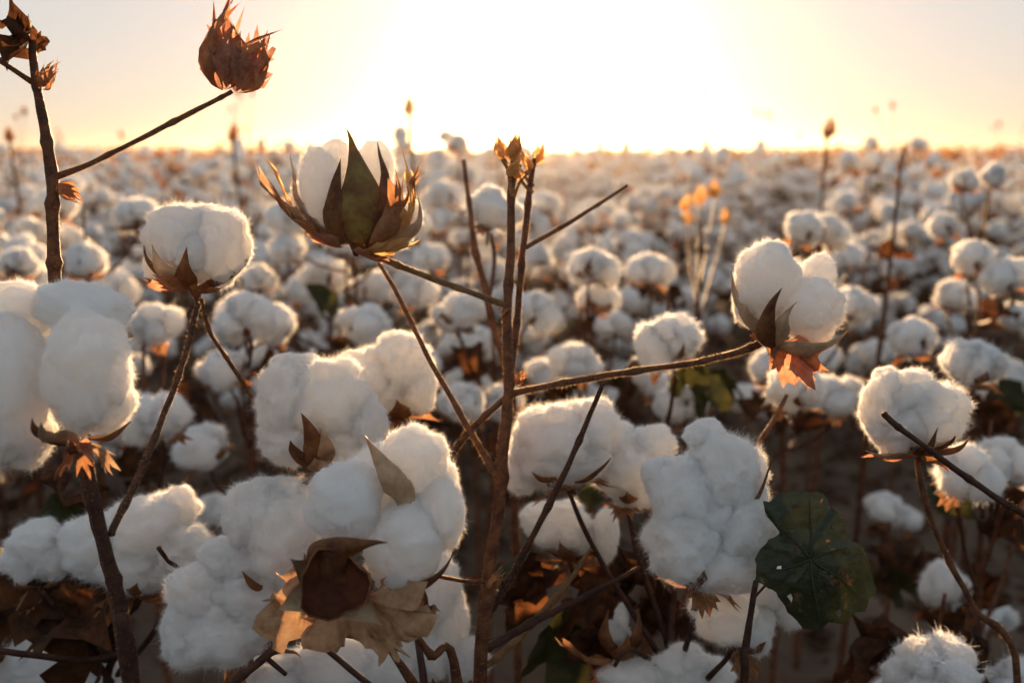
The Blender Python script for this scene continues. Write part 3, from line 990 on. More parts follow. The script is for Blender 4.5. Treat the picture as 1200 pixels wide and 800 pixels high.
E.boll(.82, [(298, 604, 2, 38, 46, 40, -12), (334, 632, 8, 48, 60, 46, 0), (294, 654, 0, 38, 38, 38, 0), (340, 594, -14, 36, 36, 36, 0), (314, 584, -10, 30, 26, 30, 0)], (330, 694), auto=44, label='tall fluffy boll left of the front boll')
E.boll(.82, [(238, 694, 0, 44, 40, 42, 0), (268, 738, 8, 50, 42, 46, 0), (222, 742, 2, 36, 42, 38, 0), (298, 694, 4, 50, 44, 44, 0), (262, 660, -8, 36, 34, 34, 0), (270, 700, -10, 50, 50, 40, 0)], (290, 770), auto=42, label='loose boll low at the left of the cluster')
E.boll(.86, [(337, 470, 0, 40, 56, 44, 10), (386, 466, 4, 52, 50, 48, 0), (424, 492, 0, 30, 44, 38, -20), (340, 515, 2, 40, 34, 38, 0), (350, 436, -8, 30, 24, 28, 0), (402, 515, 0, 36, 36, 36, 0), (330, 430, -10, 18, 18, 18, 0)],
       (373, 550),
       [((376, 548, 16), (388, 520, 46), (366, 478, 50), 40, 'carpel_out', .3), ((378, 548, 14), (402, 525, 44), (386, 494, 46), 30, 'bract_tan', .3), ((372, 548, 14), (350, 530, 40), (354, 508, 42), 24, 'carpel_out', .3)],
       [((374, 550, 16), (390, 545, 40), (408, 540, 40), 40, 'bract_tan'), ((374, 550, 16), (370, 560, 30), (362, 566, 30), 30, 'bract_tan')],
       label='wide fluffy boll with glowing rim above the cluster')
E.boll(.97, [(440, 440, 0, 34, 38, 38, 0), (474, 428, 4, 36, 40, 38, 0), (490, 456, 0, 24, 32, 30, 0), (412, 425, -6, 17, 16, 18, 0), (464, 404, -4, 22, 18, 20, 0), (455, 460, 2, 28, 28, 28, 0)], (470, 490), auto=36, label='boll with bright rim behind the wide fluffy boll')
E.boll(.86, [(392, 785, 0, 60, 40, 48, 0), (440, 800, 0, 50, 40, 44, 0), (322, 795, 0, 50, 34, 44, 0), (355, 800, -6, 50, 40, 40, 0)], (400, 845), auto=44, label='low boll at the bottom edge of the picture')
E.boll(.90, [(512, 690, 0, 30, 50, 38, 0), (500, 760, 0, 38, 40, 38, 0), (525, 730, -6, 26, 44, 30, 0), (548, 775, 0, 30, 30, 30, 0)], (520, 815), auto=36, label='narrow shaded boll behind the bract fan')

# ---- F: lower left
F_ = Plant('low cotton plant at lower left with shaded bolls and dead leaves', (P(110, 800, .98).x, P(110, 800, .98).y + .03))
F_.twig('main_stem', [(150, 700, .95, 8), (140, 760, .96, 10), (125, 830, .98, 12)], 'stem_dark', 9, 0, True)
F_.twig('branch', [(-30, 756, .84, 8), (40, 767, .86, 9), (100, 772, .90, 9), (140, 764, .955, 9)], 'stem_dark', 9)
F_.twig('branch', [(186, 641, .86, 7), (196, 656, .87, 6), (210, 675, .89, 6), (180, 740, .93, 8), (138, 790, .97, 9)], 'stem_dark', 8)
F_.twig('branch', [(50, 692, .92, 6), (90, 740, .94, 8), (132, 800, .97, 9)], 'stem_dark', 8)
F_.boll(.94, [(172, 618, 0, 50, 42, 44, 0), (108, 640, 2, 40, 42, 40, 0), (212, 640, 0, 42, 32, 38, 0), (150, 660, 6, 54, 34, 40, 0), (205, 596, -8, 26, 26, 26, 0), (180, 662, 0, 44, 34, 40, 0)], (155, 698), auto=40, label='wide boll half in shade behind the thick stem')
F_.boll(.94, [(46, 634, 2, 34, 28, 34, 0), (30, 655, 0, 28, 30, 30, 0), (66, 650, 0, 28, 34, 30, 0)], (50, 690), auto=32, label='small shaded boll at far left')
F_.boll(1.0, [(60, 785, 0, 60, 26, 40, 0), (0, 775, 0, 50, 34, 40, 0), (115, 790, 0, 36, 28, 36, 0)], (62, 825), auto=40, label='flat shaded boll at the bottom left corner')
for (x, y, d, s, k) in ((80, 720, .93, 1.0, 0), (100, 745, .94, 1.1, 1), (40, 700, .97, 1.1, 2), (75, 590, .98, .8, 3), (20, 735, 1.0, 1.1, 1), (120, 700, .97, 1.0, 2), (150, 735, 1.0, 1.0, 3), (95, 695, .95, .9, 1)):
    F_.leaf(x, y, d, s, DRYLEAF[k], 'dry_leaf')
F_.leaf(85, 610, .97, .6, OLIVELEAF[0])
F_.leaf(20, 690, 1.02, .9, OLIVELEAF[1])

# ---- G: right of centre
G = Plant('bushy cotton plant right of the central stem with a large hanging boll', (P(790, 800, .95).x, P(790, 800, .95).y + .05))
G.twig('main_stem', [(790, 690, .93, 8), (785, 740, .935, 11), (788, 830, .95, 13)], 'stem_dark', 9, 0, True)
G.twig('branch', [(665, 572, .90, 6), (700, 650, .92, 8), (775, 770, .94, 9)], 'stem_dark', 8)
G.twig('branch', [(735, 592, .93, 6), (750, 660, .93, 8), (784, 760, .938, 9)], 'stem_dark', 8)
G.twig('branch', [(820, 692, .84, 6), (812, 730, .87, 8), (790, 800, .94, 9)], 'stem_dark', 8)
G.twig('branch', [(865, 750, .86, 6), (840, 785, .88, 8), (792, 830, .94, 10)], 'stem_dark', 8)
G.twig('branch', [(922, 462, .97, 6), (908, 490, .97, 7), (888, 522, .96, 7), (850, 600, .95, 8), (795, 720, .94, 10)], 'stem', 8, 500, knots=6)
G.twig('branch', [(720, 780, .90, 6), (740, 760, .90, 7), (784, 790, .945, 9)], 'stem_dark', 8)
G.boll(.90, [(655, 512, 4, 54, 44, 46, 0), (640, 530, 2, 44, 46, 42, 0), (692, 500, 0, 38, 36, 38, 0), (614, 548, 0, 24, 34, 30, 10), (670, 540, 4, 50, 30, 40, 0)], (668, 566),
       [((664, 564, 10), (630, 560, 40), (622, 545, 40), 18, 'carpel_out', .3), ((672, 564, 10), (700, 555, 42), (708, 528, 44), 24, 'carpel_out', .3)], auto=38, label='rounded boll with sunlit crown beside the central stem')
G.boll(.93, [(728, 546, 2, 46, 38, 40, 0), (766, 520, 0, 28, 25, 28, 0), (720, 520, -6, 34, 28, 30, 0), (745, 575, 0, 34, 26, 32, 0)], (735, 590), auto=36, label='flat boll behind the rounded one')
G.boll(.83, [(800, 578, 2, 44, 50, 44, 0), (846, 552, 0, 44, 52, 44, 8), (868, 612, 4, 44, 56, 46, 0), (798, 634, 8, 46, 48, 46, 0), (848, 655, 4, 54, 42, 46, 0), (828, 512, -6, 26, 22, 26, 0), (875, 560, -8, 28, 44, 32, 0), (825, 605, -4, 50, 50, 44, 0), (775, 560, -8, 24, 26, 26, 0)], (818, 688),
       [((815, 686, 10), (900, 560, 20), (897, 530, 14), 16, 'carpel_out', .3)], auto=40, label='large loose boll hanging in several tufts')
G.boll(.86, [(848, 716, 4, 40, 38, 40, 0), (880, 735, 0, 30, 34, 34, 0), (928, 698, 2, 21, 40, 26, 8), (900, 690, -10, 36, 30, 30, 0)], (868, 760), auto=36, label='boll under the large hanging one, partly behind the leaf')
G.boll(.99, [(655, 614, 0, 40, 30, 38, 0), (630, 610, 0, 22, 24, 24, 0), (710, 628, 0, 17, 36, 26, 0), (680, 630, -6, 22, 26, 24, 0)], (668, 655), auto=34, label='small boll split in two pieces')
G.boll(.91, [(802, 786, 0, 38, 34, 40, 0), (740, 798, 0, 42, 26, 38, 0), (838, 792, 0, 24, 26, 28, 0), (770, 800, -6, 36, 30, 34, 0)], (785, 835), auto=40, label='boll at the bottom edge right of the centre')
G.boll(.94, [(728, 722, 4, 9, 18, 10, 0), (724, 742, -2, 16, 18, 14, 0)], (724, 772),
       [((722, 770, 6), (690, 745, 22), (712, 708, 14), 34, 'carpel_out', .5), ((726, 770, 8), (755, 750, 24), (744, 708, 16), 34, 'carpel_out', .5), ((724, 771, 10), (730, 762, 34), (732, 730, 30), 30, 'carpel_out', .5)],
       [((722, 772, 6), (690, 780, 20), (660, 745, 20), 50, 'bract'), ((722, 774, 6), (730, 790, 24), (760, 775, 26), 60, 'bract_tan')], label='barely open dark bur showing a little lint')
for (x, y, d, s, k) in ((690, 735, .96, .8, 0), (760, 690, 1.0, .9, 1), (640, 690, 1.0, .9, 2), (700, 685, 1.02, .9, 3), (780, 730, 1.0, .8, 0), (820, 760, 1.02, .9, 1), (610, 700, 1.0, .9, 2), (760, 640, 1.06, .8, 3), (720, 770, .97, .8, 2)):
    G.leaf(x, y, d, s, DRYLEAF[k], 'dry_leaf')
G.leaf(640, 775, .98, .9, OLIVELEAF[0]); G.leaf(590, 660, 1.0, .7, OLIVELEAF[1]); G.leaf(700, 590, 1.03, .6, OLIVELEAF[2])

# ---- L: the dark green leaf
Lp = Plant('dark stalk holding a large spotted dark green leaf', (P(872, 800, .78).x, P(872, 800, .78).y), 'leafy_stalk', 'plant')
Lp.twig('main_stem', [(886, 680, .775, 8), (880, 715, .775, 9), (874, 760, .778, 11), (871, 810, .78, 12)], 'stem_dark', 9, 600, True)
Lp.twig('branch', [(884, 700, .775, 4), (915, 668, .785, 3), (948, 652, .782, 3)], 'stem_dark', 7)
OUT = [(885, 592), (905, 580), (936, 572), (962, 578), (980, 596), (988, 612), (1003, 630), (1018, 655), (1026, 688), (1014, 714), (985, 730), (955, 737), (930, 724), (912, 700), (886, 678), (888, 650), (903, 632), (916, 616), (905, 604)]
lc = (952, 655)
LV, LF = [], []
NS, NT = 72, 12
for i in range(NT + 1):
    for k in range(NS):
        a = 2 * math.pi * k / NS
        dx, dy = math.cos(a), math.sin(a)
        best = 40
        for q in range(len(OUT)):
            (x1, y1), (x2, y2) = OUT[q], OUT[(q + 1) % len(OUT)]
            x1 -= lc[0]; x2 -= lc[0]; y1 -= lc[1]; y2 -= lc[1]
            den = dx * (y2 - y1) - dy * (x2 - x1)
            if abs(den) < 1e-6:
                continue
            t = (x1 * (y2 - y1) - y1 * (x2 - x1)) / den
            u = (x1 * dy - y1 * dx) / den
            if t > 0 and -1e-6 <= u <= 1 + 1e-6:
                best = t
        rr = best * (i / NT) * (1 + .10 * noise.noise(Vector((k * .55, 2.5, 0))) * (i / NT) ** 3)
        x, y = lc[0] + dx * rr, lc[1] + dy * rr
        vein = min(abs(math.sin((a - 2.2) * 2.5)), .35) / .35
        dep = .012 * (rr / 80) ** 2 + .0022 * vein * (rr / 60) - .010 * max(0, (620 - y) / 50) + .008 * max(0, (x - 1000) / 30)
        p = P(x, y, .768 + dep)
        p += noise.noise_vector(p * 38) * .0035 + noise.noise_vector(p * 160) * .0016
        p += (UPV * .0007 * math.sin(k * 7.1 + i * 3.3) + RGT * .0007 * math.cos(k * 5.3 + i * 4.1)) * (i / NT) ** 1.5
        LV.append(Lp.w(p))
rl = random.Random(3)
HOLES = {(9, 49), (9, 50), (9, 23), (7, 33), (8, 60), (10, 12)}
for i in range(NT):
    for k in range(NS):
        if (i, k) in HOLES:
            continue
        k2 = (k + 1) % NS
        LF.append((i * NS + k, i * NS + k2, (i + 1) * NS + k2, (i + 1) * NS + k))
lo = link('leaf', build_mesh('leaf', LV, LF, [M['leaf_spot']]), Lp.root)
for (vx, vy) in ((893, 596), (945, 580), (1000, 640), (1012, 700), (960, 730), (896, 672)):
    vp = []
    for q in range(6):
        t = q / 5
        x, y = lc[0] + (vx - lc[0]) * t * .93, lc[1] + (vy - lc[1]) * t * .93
        rr = math.hypot(x - lc[0], y - lc[1])
        dep = .012 * (rr / 80) ** 2 - .010 * max(0, (620 - y) / 50) + .008 * max(0, (x - 1000) / 30)
        p = P(x, y, .768 + dep)
        p += noise.noise_vector(p * 38) * .0035
        vp.append(Lp.w(p) - FWD * .0004)
    v, f = tube(vp, [.0010, .0009, .0008, .0007, .0005, .0003], 6, .1, 0, rl, 3, 0)
    link('vein', build_mesh('vein', v, f, [M['vein']]), lo)
lo['label'] = 'dark green lobed leaf with orange-brown spots and torn holes'

# ---- H: right side boll
H = Plant('cotton plant on the right with one compact boll on a thin red stem', (P(1205, 800, .90).x, P(1205, 800, .90).y + .02))
H.twig('main_stem', [(1074, 532, .88, 7), (1080, 570, .88, 8), (1104, 640, .885, 8), (1140, 710, .89, 9), (1192, 800, .90, 10)], 'stem', 9, 1500, True, 8)
H.boll(.88, [(1038, 478, 0, 30, 44, 38, 0), (1086, 484, 4, 48, 40, 42, -10), (1064, 462, 0, 42, 32, 38, 0), (1042, 500, 2, 28, 32, 30, 0), (1058, 490, 4, 36, 36, 36, 0), (1042, 444, -6, 16, 16, 16, 0)], (1074, 530),
       [((1074, 530, 4), (1110, 535, 24), (1132, 508, 10), 30, 'carpel_out', .5), ((1074, 530, 10), (1070, 525, 40), (1072, 494, 42), 22, 'carpel_out', .3), ((1072, 530, 2), (1030, 540, 18), (1008, 524, 12), 22, 'carpel_in', .4), ((1074, 528, 4), (1100, 520, 38), (1092, 505, 42), 24, 'carpel_out', .4)],
       [((1074, 532, 6), (1045, 540, 16), (1010, 530, 14), 30, 'bract_red'), ((1076, 532, 6), (1090, 540, 18), (1100, 548, 16), 30, 'bract')], label='compact boll with glowing outline')
Tw = Plant('bare dark twig crossing in front of the right-hand boll', (P(1330, 700, .80).x, P(1330, 700, .80).y + .05), 'bare_twig', 'twig')
Tw.twig('main_stem', [(1036, 484, .76, 9), (1050, 496, .76, 9), (1080, 519, .765, 8), (1120, 549, .77, 9), (1160, 578, .775, 9), (1205, 606, .78, 10), (1280, 660, .79, 11)], 'stem_dark', 9, 1500, True, 8)

# ------------------------------------------------------------------ mid plants: bolls placed one by one
def mid_plant(label, bolls, stem_top=None, mat='stem', leaves=(), dry=(), base_dx=0.0, tips=(), group=None, var=None):
    """bolls: (x, y, width px); the distance follows from a boll about 85 mm wide"""
    pts = [(x, y, 0.080 * s * FPX / w, s) for (x, y, w, s) in [(b + (1.0,))[:4] if len(b) == 3 else b for b in bolls]]
    ws = [P(x, y, d) for x, y, d, s in pts]
    if ws:
        bx = sum(p.x for p in ws) / len(ws) + base_dx
        by = sum(p.y for p in ws) / len(ws) + 0.03
    else:
        q = P(*stem_top); bx, by = q.x + base_dx, q.y
    pl = Plant(label, (bx, by), group=group)
    g = pl.base
    top = P(*stem_top) if stem_top else Vector((bx, by, max(p.z for p in ws) + 0.02))
    spts = [top, top.lerp(g, .25) + Vector((pl.rng.uniform(-.015, .015), 0, 0)), top.lerp(g, .5) + Vector((pl.rng.uniform(-.02, .02), 0, 0)), top.lerp(g, .75), g - Vector((0, 0, .03))]
    v, f = tube([p - g for p in spts], [.002 if ws else .004, .0038, .005, .006, .007], 8, .2, 6, pl.rng)
    link('main_stem', build_mesh('main_stem', v, f, [M[mat]]), pl.root)
    for (x, y, d, s) in pts:
        e = pl.mid(x, y, d, s, pl.rng.uniform(.1, .55), var)
        zt = max(.2, min(e.z - pl.rng.uniform(.06, .16), top.z - .03))
        k = (top.z - zt) / max(.01, top.z - g.z)
        a = top.lerp(g, k)
        midp = a.lerp(e, .6) - Vector((0, 0, .015))
        v, f = tube([a - g, midp - g, e - g], [.0032, .0026, .0022], 6, .2, 4, pl.rng)
        link('branch', build_mesh('branch', v, f, [M[mat]]), pl.root)
    dm = sum(p[2] for p in pts) / len(pts) if pts else stem_top[2]
    for (x, y, s) in leaves:
        pl.leaf(x, y, dm, s, OLIVELEAF[pl.rng.randrange(3)])
    for (x, y, s) in dry:
        pl.leaf(x, y, dm, s, DRYLEAF[pl.rng.randrange(4)], 'dry_leaf')
    for (x, y, s, me) in tips:
        e = P(x, y, dm)
        zt = max(.2, e.z - .14)
        k = max(0, (top.z - zt) / max(.01, top.z - g.z))
        a = top.lerp(g, k)
        v, f = tube([a - g, a.lerp(e, .6) - g - Vector((0, 0, .01)), e - g], [.0028, .0022, .0018], 6, .2, 4, pl.rng)
        link('branch', build_mesh('branch', v, f, [M[mat]]), pl.root)
        link('dried_bud', me, pl.root, e - g, (pl.rng.uniform(-.3, .3), pl.rng.uniform(-.3, .3), pl.rng.uniform(0, 6)), (s,) * 3)
    return pl


mid_plant('cotton plant behind the largest boll, bolls peeking out to its right', [(183, 378, 66), (178, 488, 78), (140, 500, 60)], dry=((170, 560, 1),))
mid_plant('cotton plant with a pair of round bolls left of the round dark-burred boll', [(100, 306, 62), (160, 252, 52), (22, 308, 50)], leaves=((120, 420, .8),))
mid_plant('cotton plant with a wide pale boll left of the wide fluffy boll', [(285, 368, 74), (318, 380, 66), (262, 430, 66), (235, 520, 70), (300, 420, 50)], dry=((250, 480, 1), (330, 430, .8)))
mid_plant('cotton plant with one neat boll below the half-open boll', [(430, 376, 62), (385, 330, 42), (350, 338, 40)], dry=((400, 420, .9),))
mid_plant('cotton plant with bolls either side of the central stem', [(545, 362, 62), (628, 362, 60), (560, 400, 50), (540, 470, 64), (590, 470, 60)], dry=((560, 440, 1), (520, 500, 1)))
mid_plant('cotton plant with bolls stacked beside the thin side twig', [(695, 310, 60), (703, 348, 58), (676, 422, 62), (720, 380, 46), (640, 440, 52)], dry=((660, 470, 1), (720, 470, 1)))
mid_plant('cotton plant with a single boll lit from behind, above the long branch', [(762, 316, 52), (735, 350, 40), (800, 350, 42)], dry=((780, 350, .7),))
mid_plant('cotton plant whose wide boll shows brown bur just above the long branch', [(780, 398, 84), (800, 470, 66), (770, 440, 60)], leaves=((830, 470, .9), (805, 450, .8)), dry=((760, 420, .8),))
mid_plant('cotton plant below the branch end, bolls clustered in shade', [(935, 452, 78), (900, 430, 60), (975, 460, 60), (880, 470, 52), (960, 420, 48)], leaves=((860, 455, .8),), dry=((930, 500, .9), (900, 480, .9)))
mid_plant('cotton plant with a block of joined bolls above the orange-bracted boll', [(942, 268, 52), (972, 268, 50), (990, 300, 42), (930, 320, 46), (1000, 355, 56)])
mid_plant('cotton plant with a tall brown stem rising past the horizon', [(1068, 396, 62), (1030, 415, 46), (1010, 420, 44)], stem_top=(1057, 182, 1.7), dry=((1045, 300, .6),), base_dx=-.03)
mid_plant('cotton plant with a forked boll near the right edge', [(1140, 425, 78), (1120, 345, 50), (1160, 460, 50), (1185, 440, 54)], dry=((1150, 500, 1), (1180, 510, 1)), leaves=((1170, 470, 1),))
mid_plant('cotton plant with two large bolls overlapping at the right edge', [(1142, 302, 56), (1182, 322, 58), (1105, 265, 40), (1190, 370, 44)], dry=((1170, 370, .8),))
mid_plant('cotton plant low at the right edge with a pale shaded boll pair', [(1135, 552, 86), (1175, 540, 80), (1195, 575, 70)], leaves=((1110, 600, .8),), dry=((1160, 600, 1), (1190, 620, 1)))
mid_plant('cotton plant in deep shade beside the thin red stem', [(1106, 682, 72), (1160, 720, 60)], dry=((1060, 680, 1), (1130, 720, 1), (1170, 690, 1)), leaves=((1055, 690, .7),))
mid_plant('cotton plant cut by the bottom edge at right, top boll lit', [(1090, 790, 100), (1060, 815, 80), (1195, 800, 90)], dry=((1040, 780, 1), (1000, 760, 1), (1140, 770, 1)))
mid_plant('short cotton plant with two small bolls standing on bare soil', [(1035, 592, 46, .8), (1060, 605, 40, .8)], dry=((1040, 625, .8),))
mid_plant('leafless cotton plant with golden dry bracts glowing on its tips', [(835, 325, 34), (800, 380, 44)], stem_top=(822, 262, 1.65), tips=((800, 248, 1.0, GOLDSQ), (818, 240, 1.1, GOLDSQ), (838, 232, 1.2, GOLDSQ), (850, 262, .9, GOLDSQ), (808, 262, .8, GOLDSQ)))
mid_plant('cotton plant with a dark half-open bur on the skyline at right', [(1165, 204, 38, .8), (1130, 212, 40)], stem_top=(1160, 190, 2.2))
for (lab, x, y, d, s) in (('thin stalk with a small dark bud on the skyline, left of centre', 480, 133, 2.4, .9), ('thin stalk with a small dark bud on the skyline at right', 969, 160, 2.6, 1.1),
                          ('thin stalk with a small dark bud on the skyline below the dried red bracts', 272, 163, 2.7, 1.0), ('thin stalk with a bud at the far left skyline', 12, 165, 2.5, .8)):
    q = mid_plant(lab, [], stem_top=(x, y, d), tips=())
    link('dried_bud', SQUARES[int(x) % 3], q.root, P(x, y + 2, d) - q.base, (.2, .2, x), (s,) * 3)
mid_plant('cotton plant with a pale boll standing just above the skyline beside the half-open boll', [(536, 168, 30, .8)], var=2)

# ------------------------------------------------------------------ field plants: six kinds copied along the rows
def field_kind(seed, height, nb, detailed, tall=0):
    """list of (name, mesh, matrix, child mesh or None) in plant space"""
    rng = random.Random(seed)
    parts = []
    sp = [Vector((0, 0, -.04))]
    for k in range(1, 6):
        sp.append(Vector((rng.uniform(-.02, .02), rng.uniform(-.02, .02), height * k / 5)))
    rad_ = [.007, .006, .005, .004, .003, .0022]
    if tall:
        sp.append(Vector((rng.uniform(-.05, .05), rng.uniform(-.05, .05), height + tall)))
        rad_.append(.0014)
    stem = tube(sp, rad_, 6, .2, 0, rng, 3)
    smb = MB(); smb.add(*stem)
    ph = rng.random() * 6.28
    for k in range(nb):
        t = 0.34 + 0.62 * (k + rng.random() * .6) / nb
        ph += 2.4 + rng.uniform(-.4, .4)
        ln = (0.26 * (1 - t) + 0.06) * rng.uniform(.7, 1.3)
        z0 = height * t
        a = Vector((0, 0, z0))
        e = Vector((math.cos(ph) * ln, math.sin(ph) * ln, z0 + ln * rng.uniform(.15, .7)))
        br = tube([a, a.lerp(e, .6) - Vector((0, 0, .012)), e], [.003, .0024, .002], 5, .2, 0, rng, 3)
        if detailed:
            parts.append(('branch', MB1(br, 'branch'), Matrix.Identity(4), None))
        else:
            smb.add(*br)
        if rng.random() < .93:
            tilt = rng.uniform(0, .6)
            ax = Vector((math.cos(ph) * math.sin(tilt), math.sin(ph) * math.sin(tilt), math.cos(tilt)))
            s = rng.uniform(.78, 1.12)
            v = rng.randrange(7)
            mt = Matrix.Translation(e + ax * .025) @ ax.to_track_quat('Z', 'Y').to_matrix().to_4x4() @ Matrix.Rotation(rng.uniform(0, 6.28), 4, 'Z') @ Matrix.Scale(s, 4)
            if detailed:
                parts.append(('boll', MIDBUR[v], mt, MIDLINT[v]))
            else:
                parts.append(('boll', FARBOLL[v], mt, None))
            if rng.random() < .25:
                sh = Vector((rng.uniform(-1, 1), rng.uniform(-1, 1), rng.uniform(-.8, .2))).normalized() * .052
                mt2 = Matrix.Translation(sh) @ mt @ Matrix.Scale(.85, 4)
                parts.append(('boll', MIDBUR[(v + 2) % 7], mt2, MIDLINT[(v + 2) % 7]) if detailed else ('boll', FARBOLL[(v + 2) % 7], mt2, None))
        else:
            mt = Matrix.Translation(e) @ Matrix.Rotation(rng.uniform(-.4, .4), 4, 'X')
            parts.append(('dried_bud', SQUARES[rng.randrange(3)], mt, None))
    for k in range(9 if detailed else 5):
        a = rng.uniform(0, 6.28); z = height * rng.uniform(.15, .88); rr = rng.uniform(.03, .17)
        me = rng.choice(OLIVELEAF + DRYLEAF + DRYLEAF)
        mt = Matrix.Translation((math.cos(a) * rr, math.sin(a) * rr, z)) @ Matrix.Rotation(a, 4, 'Z') @ Matrix.Rotation(rng.uniform(.6, 2.2), 4, 'X') @ Matrix.Scale(rng.uniform(.7, 1.2), 4)
        parts.append(('leaf' if me in OLIVELEAF else 'dry_leaf', me, mt, None))
    if tall:
        parts.append(('dried_bud', SQUARES[rng.randrange(3)], Matrix.Translation(sp[-1]) @ Matrix.Scale(rng.uniform(.7, 1.1), 4), None))
        e = sp[-1] + Vector((rng.uniform(-.08, .08), rng.uniform(-.08, .08), -.02))
        smb.add(*tube([sp[-2].lerp(sp[-1], .4), e], [.0016, .0012], 5, .2, 0, rng, 3))
        parts.append(('dried_bud', SQUARES[rng.randrange(3)], Matrix.Translation(e) @ Matrix.Scale(rng.uniform(.5, .8), 4), None))
    parts.insert(0, ('main_stem', smb.mesh('main_stem', [M['stem']]), Matrix.Identity(4), None))
    return parts


def MB1(vf, name):
    return build_mesh(name, vf[0], vf[1], [M['stem']])


KIND_NEAR = [field_kind(500 + i, .86 + .03 * (i % 4), 17 + i % 3, True) for i in range(6)]
KIND_MID = [field_kind(600 + i, .88 + .03 * (i % 4), 19 + i % 3, False) for i in range(6)]
KIND_TALL = [field_kind(700 + i, .90, 16, False, .22 + .07 * i) for i in range(4)]

rngf = random.Random(77)
ROW = math.radians(20)
cr_, sr_ = math.cos(ROW), math.sin(ROW)
cand = []
taken = [o.location.copy() for o in scene.objects if o.parent is None and o.type == 'EMPTY']
side = []
for i in range(-90, 91):
    u = i * .95
    for j in range(-30, 330):
        v_ = j * .23 + rngf.uniform(-.07, .07)
        uu = u + rngf.gauss(0, .09)
        x = uu * cr_ + v_ * sr_ + .12
        y = -uu * sr_ + v_ * cr_
        if y < 1.2:
            continue
        d = math.hypot(x, y)
        if abs(x) > y * .56 + .35 and abs(x) < y * .80 + .8 and 4.2 < d < 34:
            side.append((x, y))          # beside the frame: part of the far mass
        if abs(x) > y * .56 + .35 or d < 1.5 or d > 48 or (d < 2.1 and (rngf.random() < .35 or x > .3 or abs(x) < .12)):
            continue
        if 0.55 < x / y * 2.6 < 1.25 and 2.0 < d < 3.4:      # bare ground seen at right
            continue
        if rngf.random() < .06:
            continue
        if any((Vector((x, y, 0)) - Vector((t.x, t.y, 0))).length < .16 for t in taken):
            continue
        cand.append((d, x, y))
cand.sort()
GROUP = 'cotton plants filling the field behind the front plants'
LABEL_F = 'blurred cotton plant with many white bolls in the rows behind the front plants'
N_IND = 285
for n_, (d, x, y) in enumerate(cand[:N_IND]):
    kinds = KIND_NEAR if d < 4.2 else KIND_MID
    tall = d > 4.2 and rngf.random() < .22
    kd = KIND_TALL[rngf.randrange(4)] if tall else kinds[rngf.randrange(6)]
    s = rngf.uniform(.9, 1.1) if d < 4 or rngf.random() < .8 else rngf.uniform(1.1, 1.24)
    root = link('cotton_plant', None, None, (x, y, ground_height(x, y)), (rngf.uniform(-.06, .06), rngf.uniform(-.06, .06), rngf.uniform(0, 6.28)), (s,) * 3)
    root.empty_display_size = .1
    if tall:
        tag(root, 'blurred cotton plant in the rows behind whose bare tip carries small dry buds', 'cotton plant', 'tall-tipped cotton plants in the field rows')
    else:
        tag(root, LABEL_F, 'cotton plant', GROUP)
    for (nm, me, mt, ch) in kd:
        o = bpy.data.objects.new(nm, me)
        COL.objects.link(o)
        o.parent = root
        o.matrix_local = mt
        if ch:
            c = bpy.data.objects.new('lint', ch)
            COL.objects.link(c)
            c.parent = o
R_IND = cand[min(N_IND, len(cand) - 1)][0]


# ------------------------------------------------------------------ the rest of the field: one mass
def np_object(name, V, F, mats, mi):
    me = bpy.data.meshes.new(name)
    n = len(F)
    me.vertices.add(len(V)); me.vertices.foreach_set('co', V.astype(np.float32).ravel())
    me.loops.add(n * 3); me.loops.foreach_set('vertex_index', F.astype(np.int32).ravel())
    me.polygons.add(n)
    me.polygons.foreach_set('loop_start', np.arange(n, dtype=np.int32) * 3)
    me.polygons.foreach_set('use_smooth', np.ones(n, dtype=bool))
    for m_ in mats:
        me.materials.append(m_)
    me.polygons.foreach_set('material_index', mi.astype(np.int32))
    me.update(calc_edges=True)
    me.validate()
    return link(name, me)


rs = np.random.RandomState(5)
tv, tf = ico(1)
tv = np.array([tuple(v) for v in tv]); tf = np.array(tf)
tmpl = []
for k in range(8):
    q = tv * (1 + rs.uniform(-.25, .3, size=(len(tv), 1)))
    tmpl.append(q)
tmpl = np.array(tmpl)
far = np.array([(x, y) for d, x, y in cand[N_IND:]] + side)
pb = []
nb = 10
ang = rs.rand(len(far), nb) * 6.28
rad = rs.rand(len(far), nb) ** .6 * .26
hz = rs.uniform(.45, .98, (len(far), nb)) * np.where(rs.rand(len(far), 1) < .13, rs.uniform(1.12, 1.32, (len(far), 1)), rs.normal(1.02, .08, (len(far), 1))) - rad * .3
bx = far[:, :1] + np.cos(ang) * rad
by = far[:, 1:] + np.sin(ang) * rad
P1 = np.stack([bx, by, hz], -1).reshape(-1, 3)
S1 = rs.uniform(.020, .034, len(P1))
# beyond, to the skyline
n2 = 22000
dd = 46 * (420 / 46) ** rs.rand(n2)
aa = rs.uniform(-.75, .75, n2)
P2 = np.stack([dd * np.sin(aa), dd * np.cos(aa), rs.uniform(.55, 1.0, n2) + np.abs(rs.normal(0, .10, n2)) * np.clip(dd / 80, .6, 3)], -1)
S2 = rs.uniform(.022, .036, n2) * np.clip(dd / 60, 1, 3)
PB = np.concatenate([P1, P2]); SB = np.concatenate([S1, S2])
ti = rs.randint(0, 8, len(PB))
VB = (tmpl[ti] * SB[:, None, None] + PB[:, None, :]).reshape(-1, 3)
FB = (tf[None] + (np.arange(len(PB)) * len(tv))[:, None, None]).reshape(-1, 3)
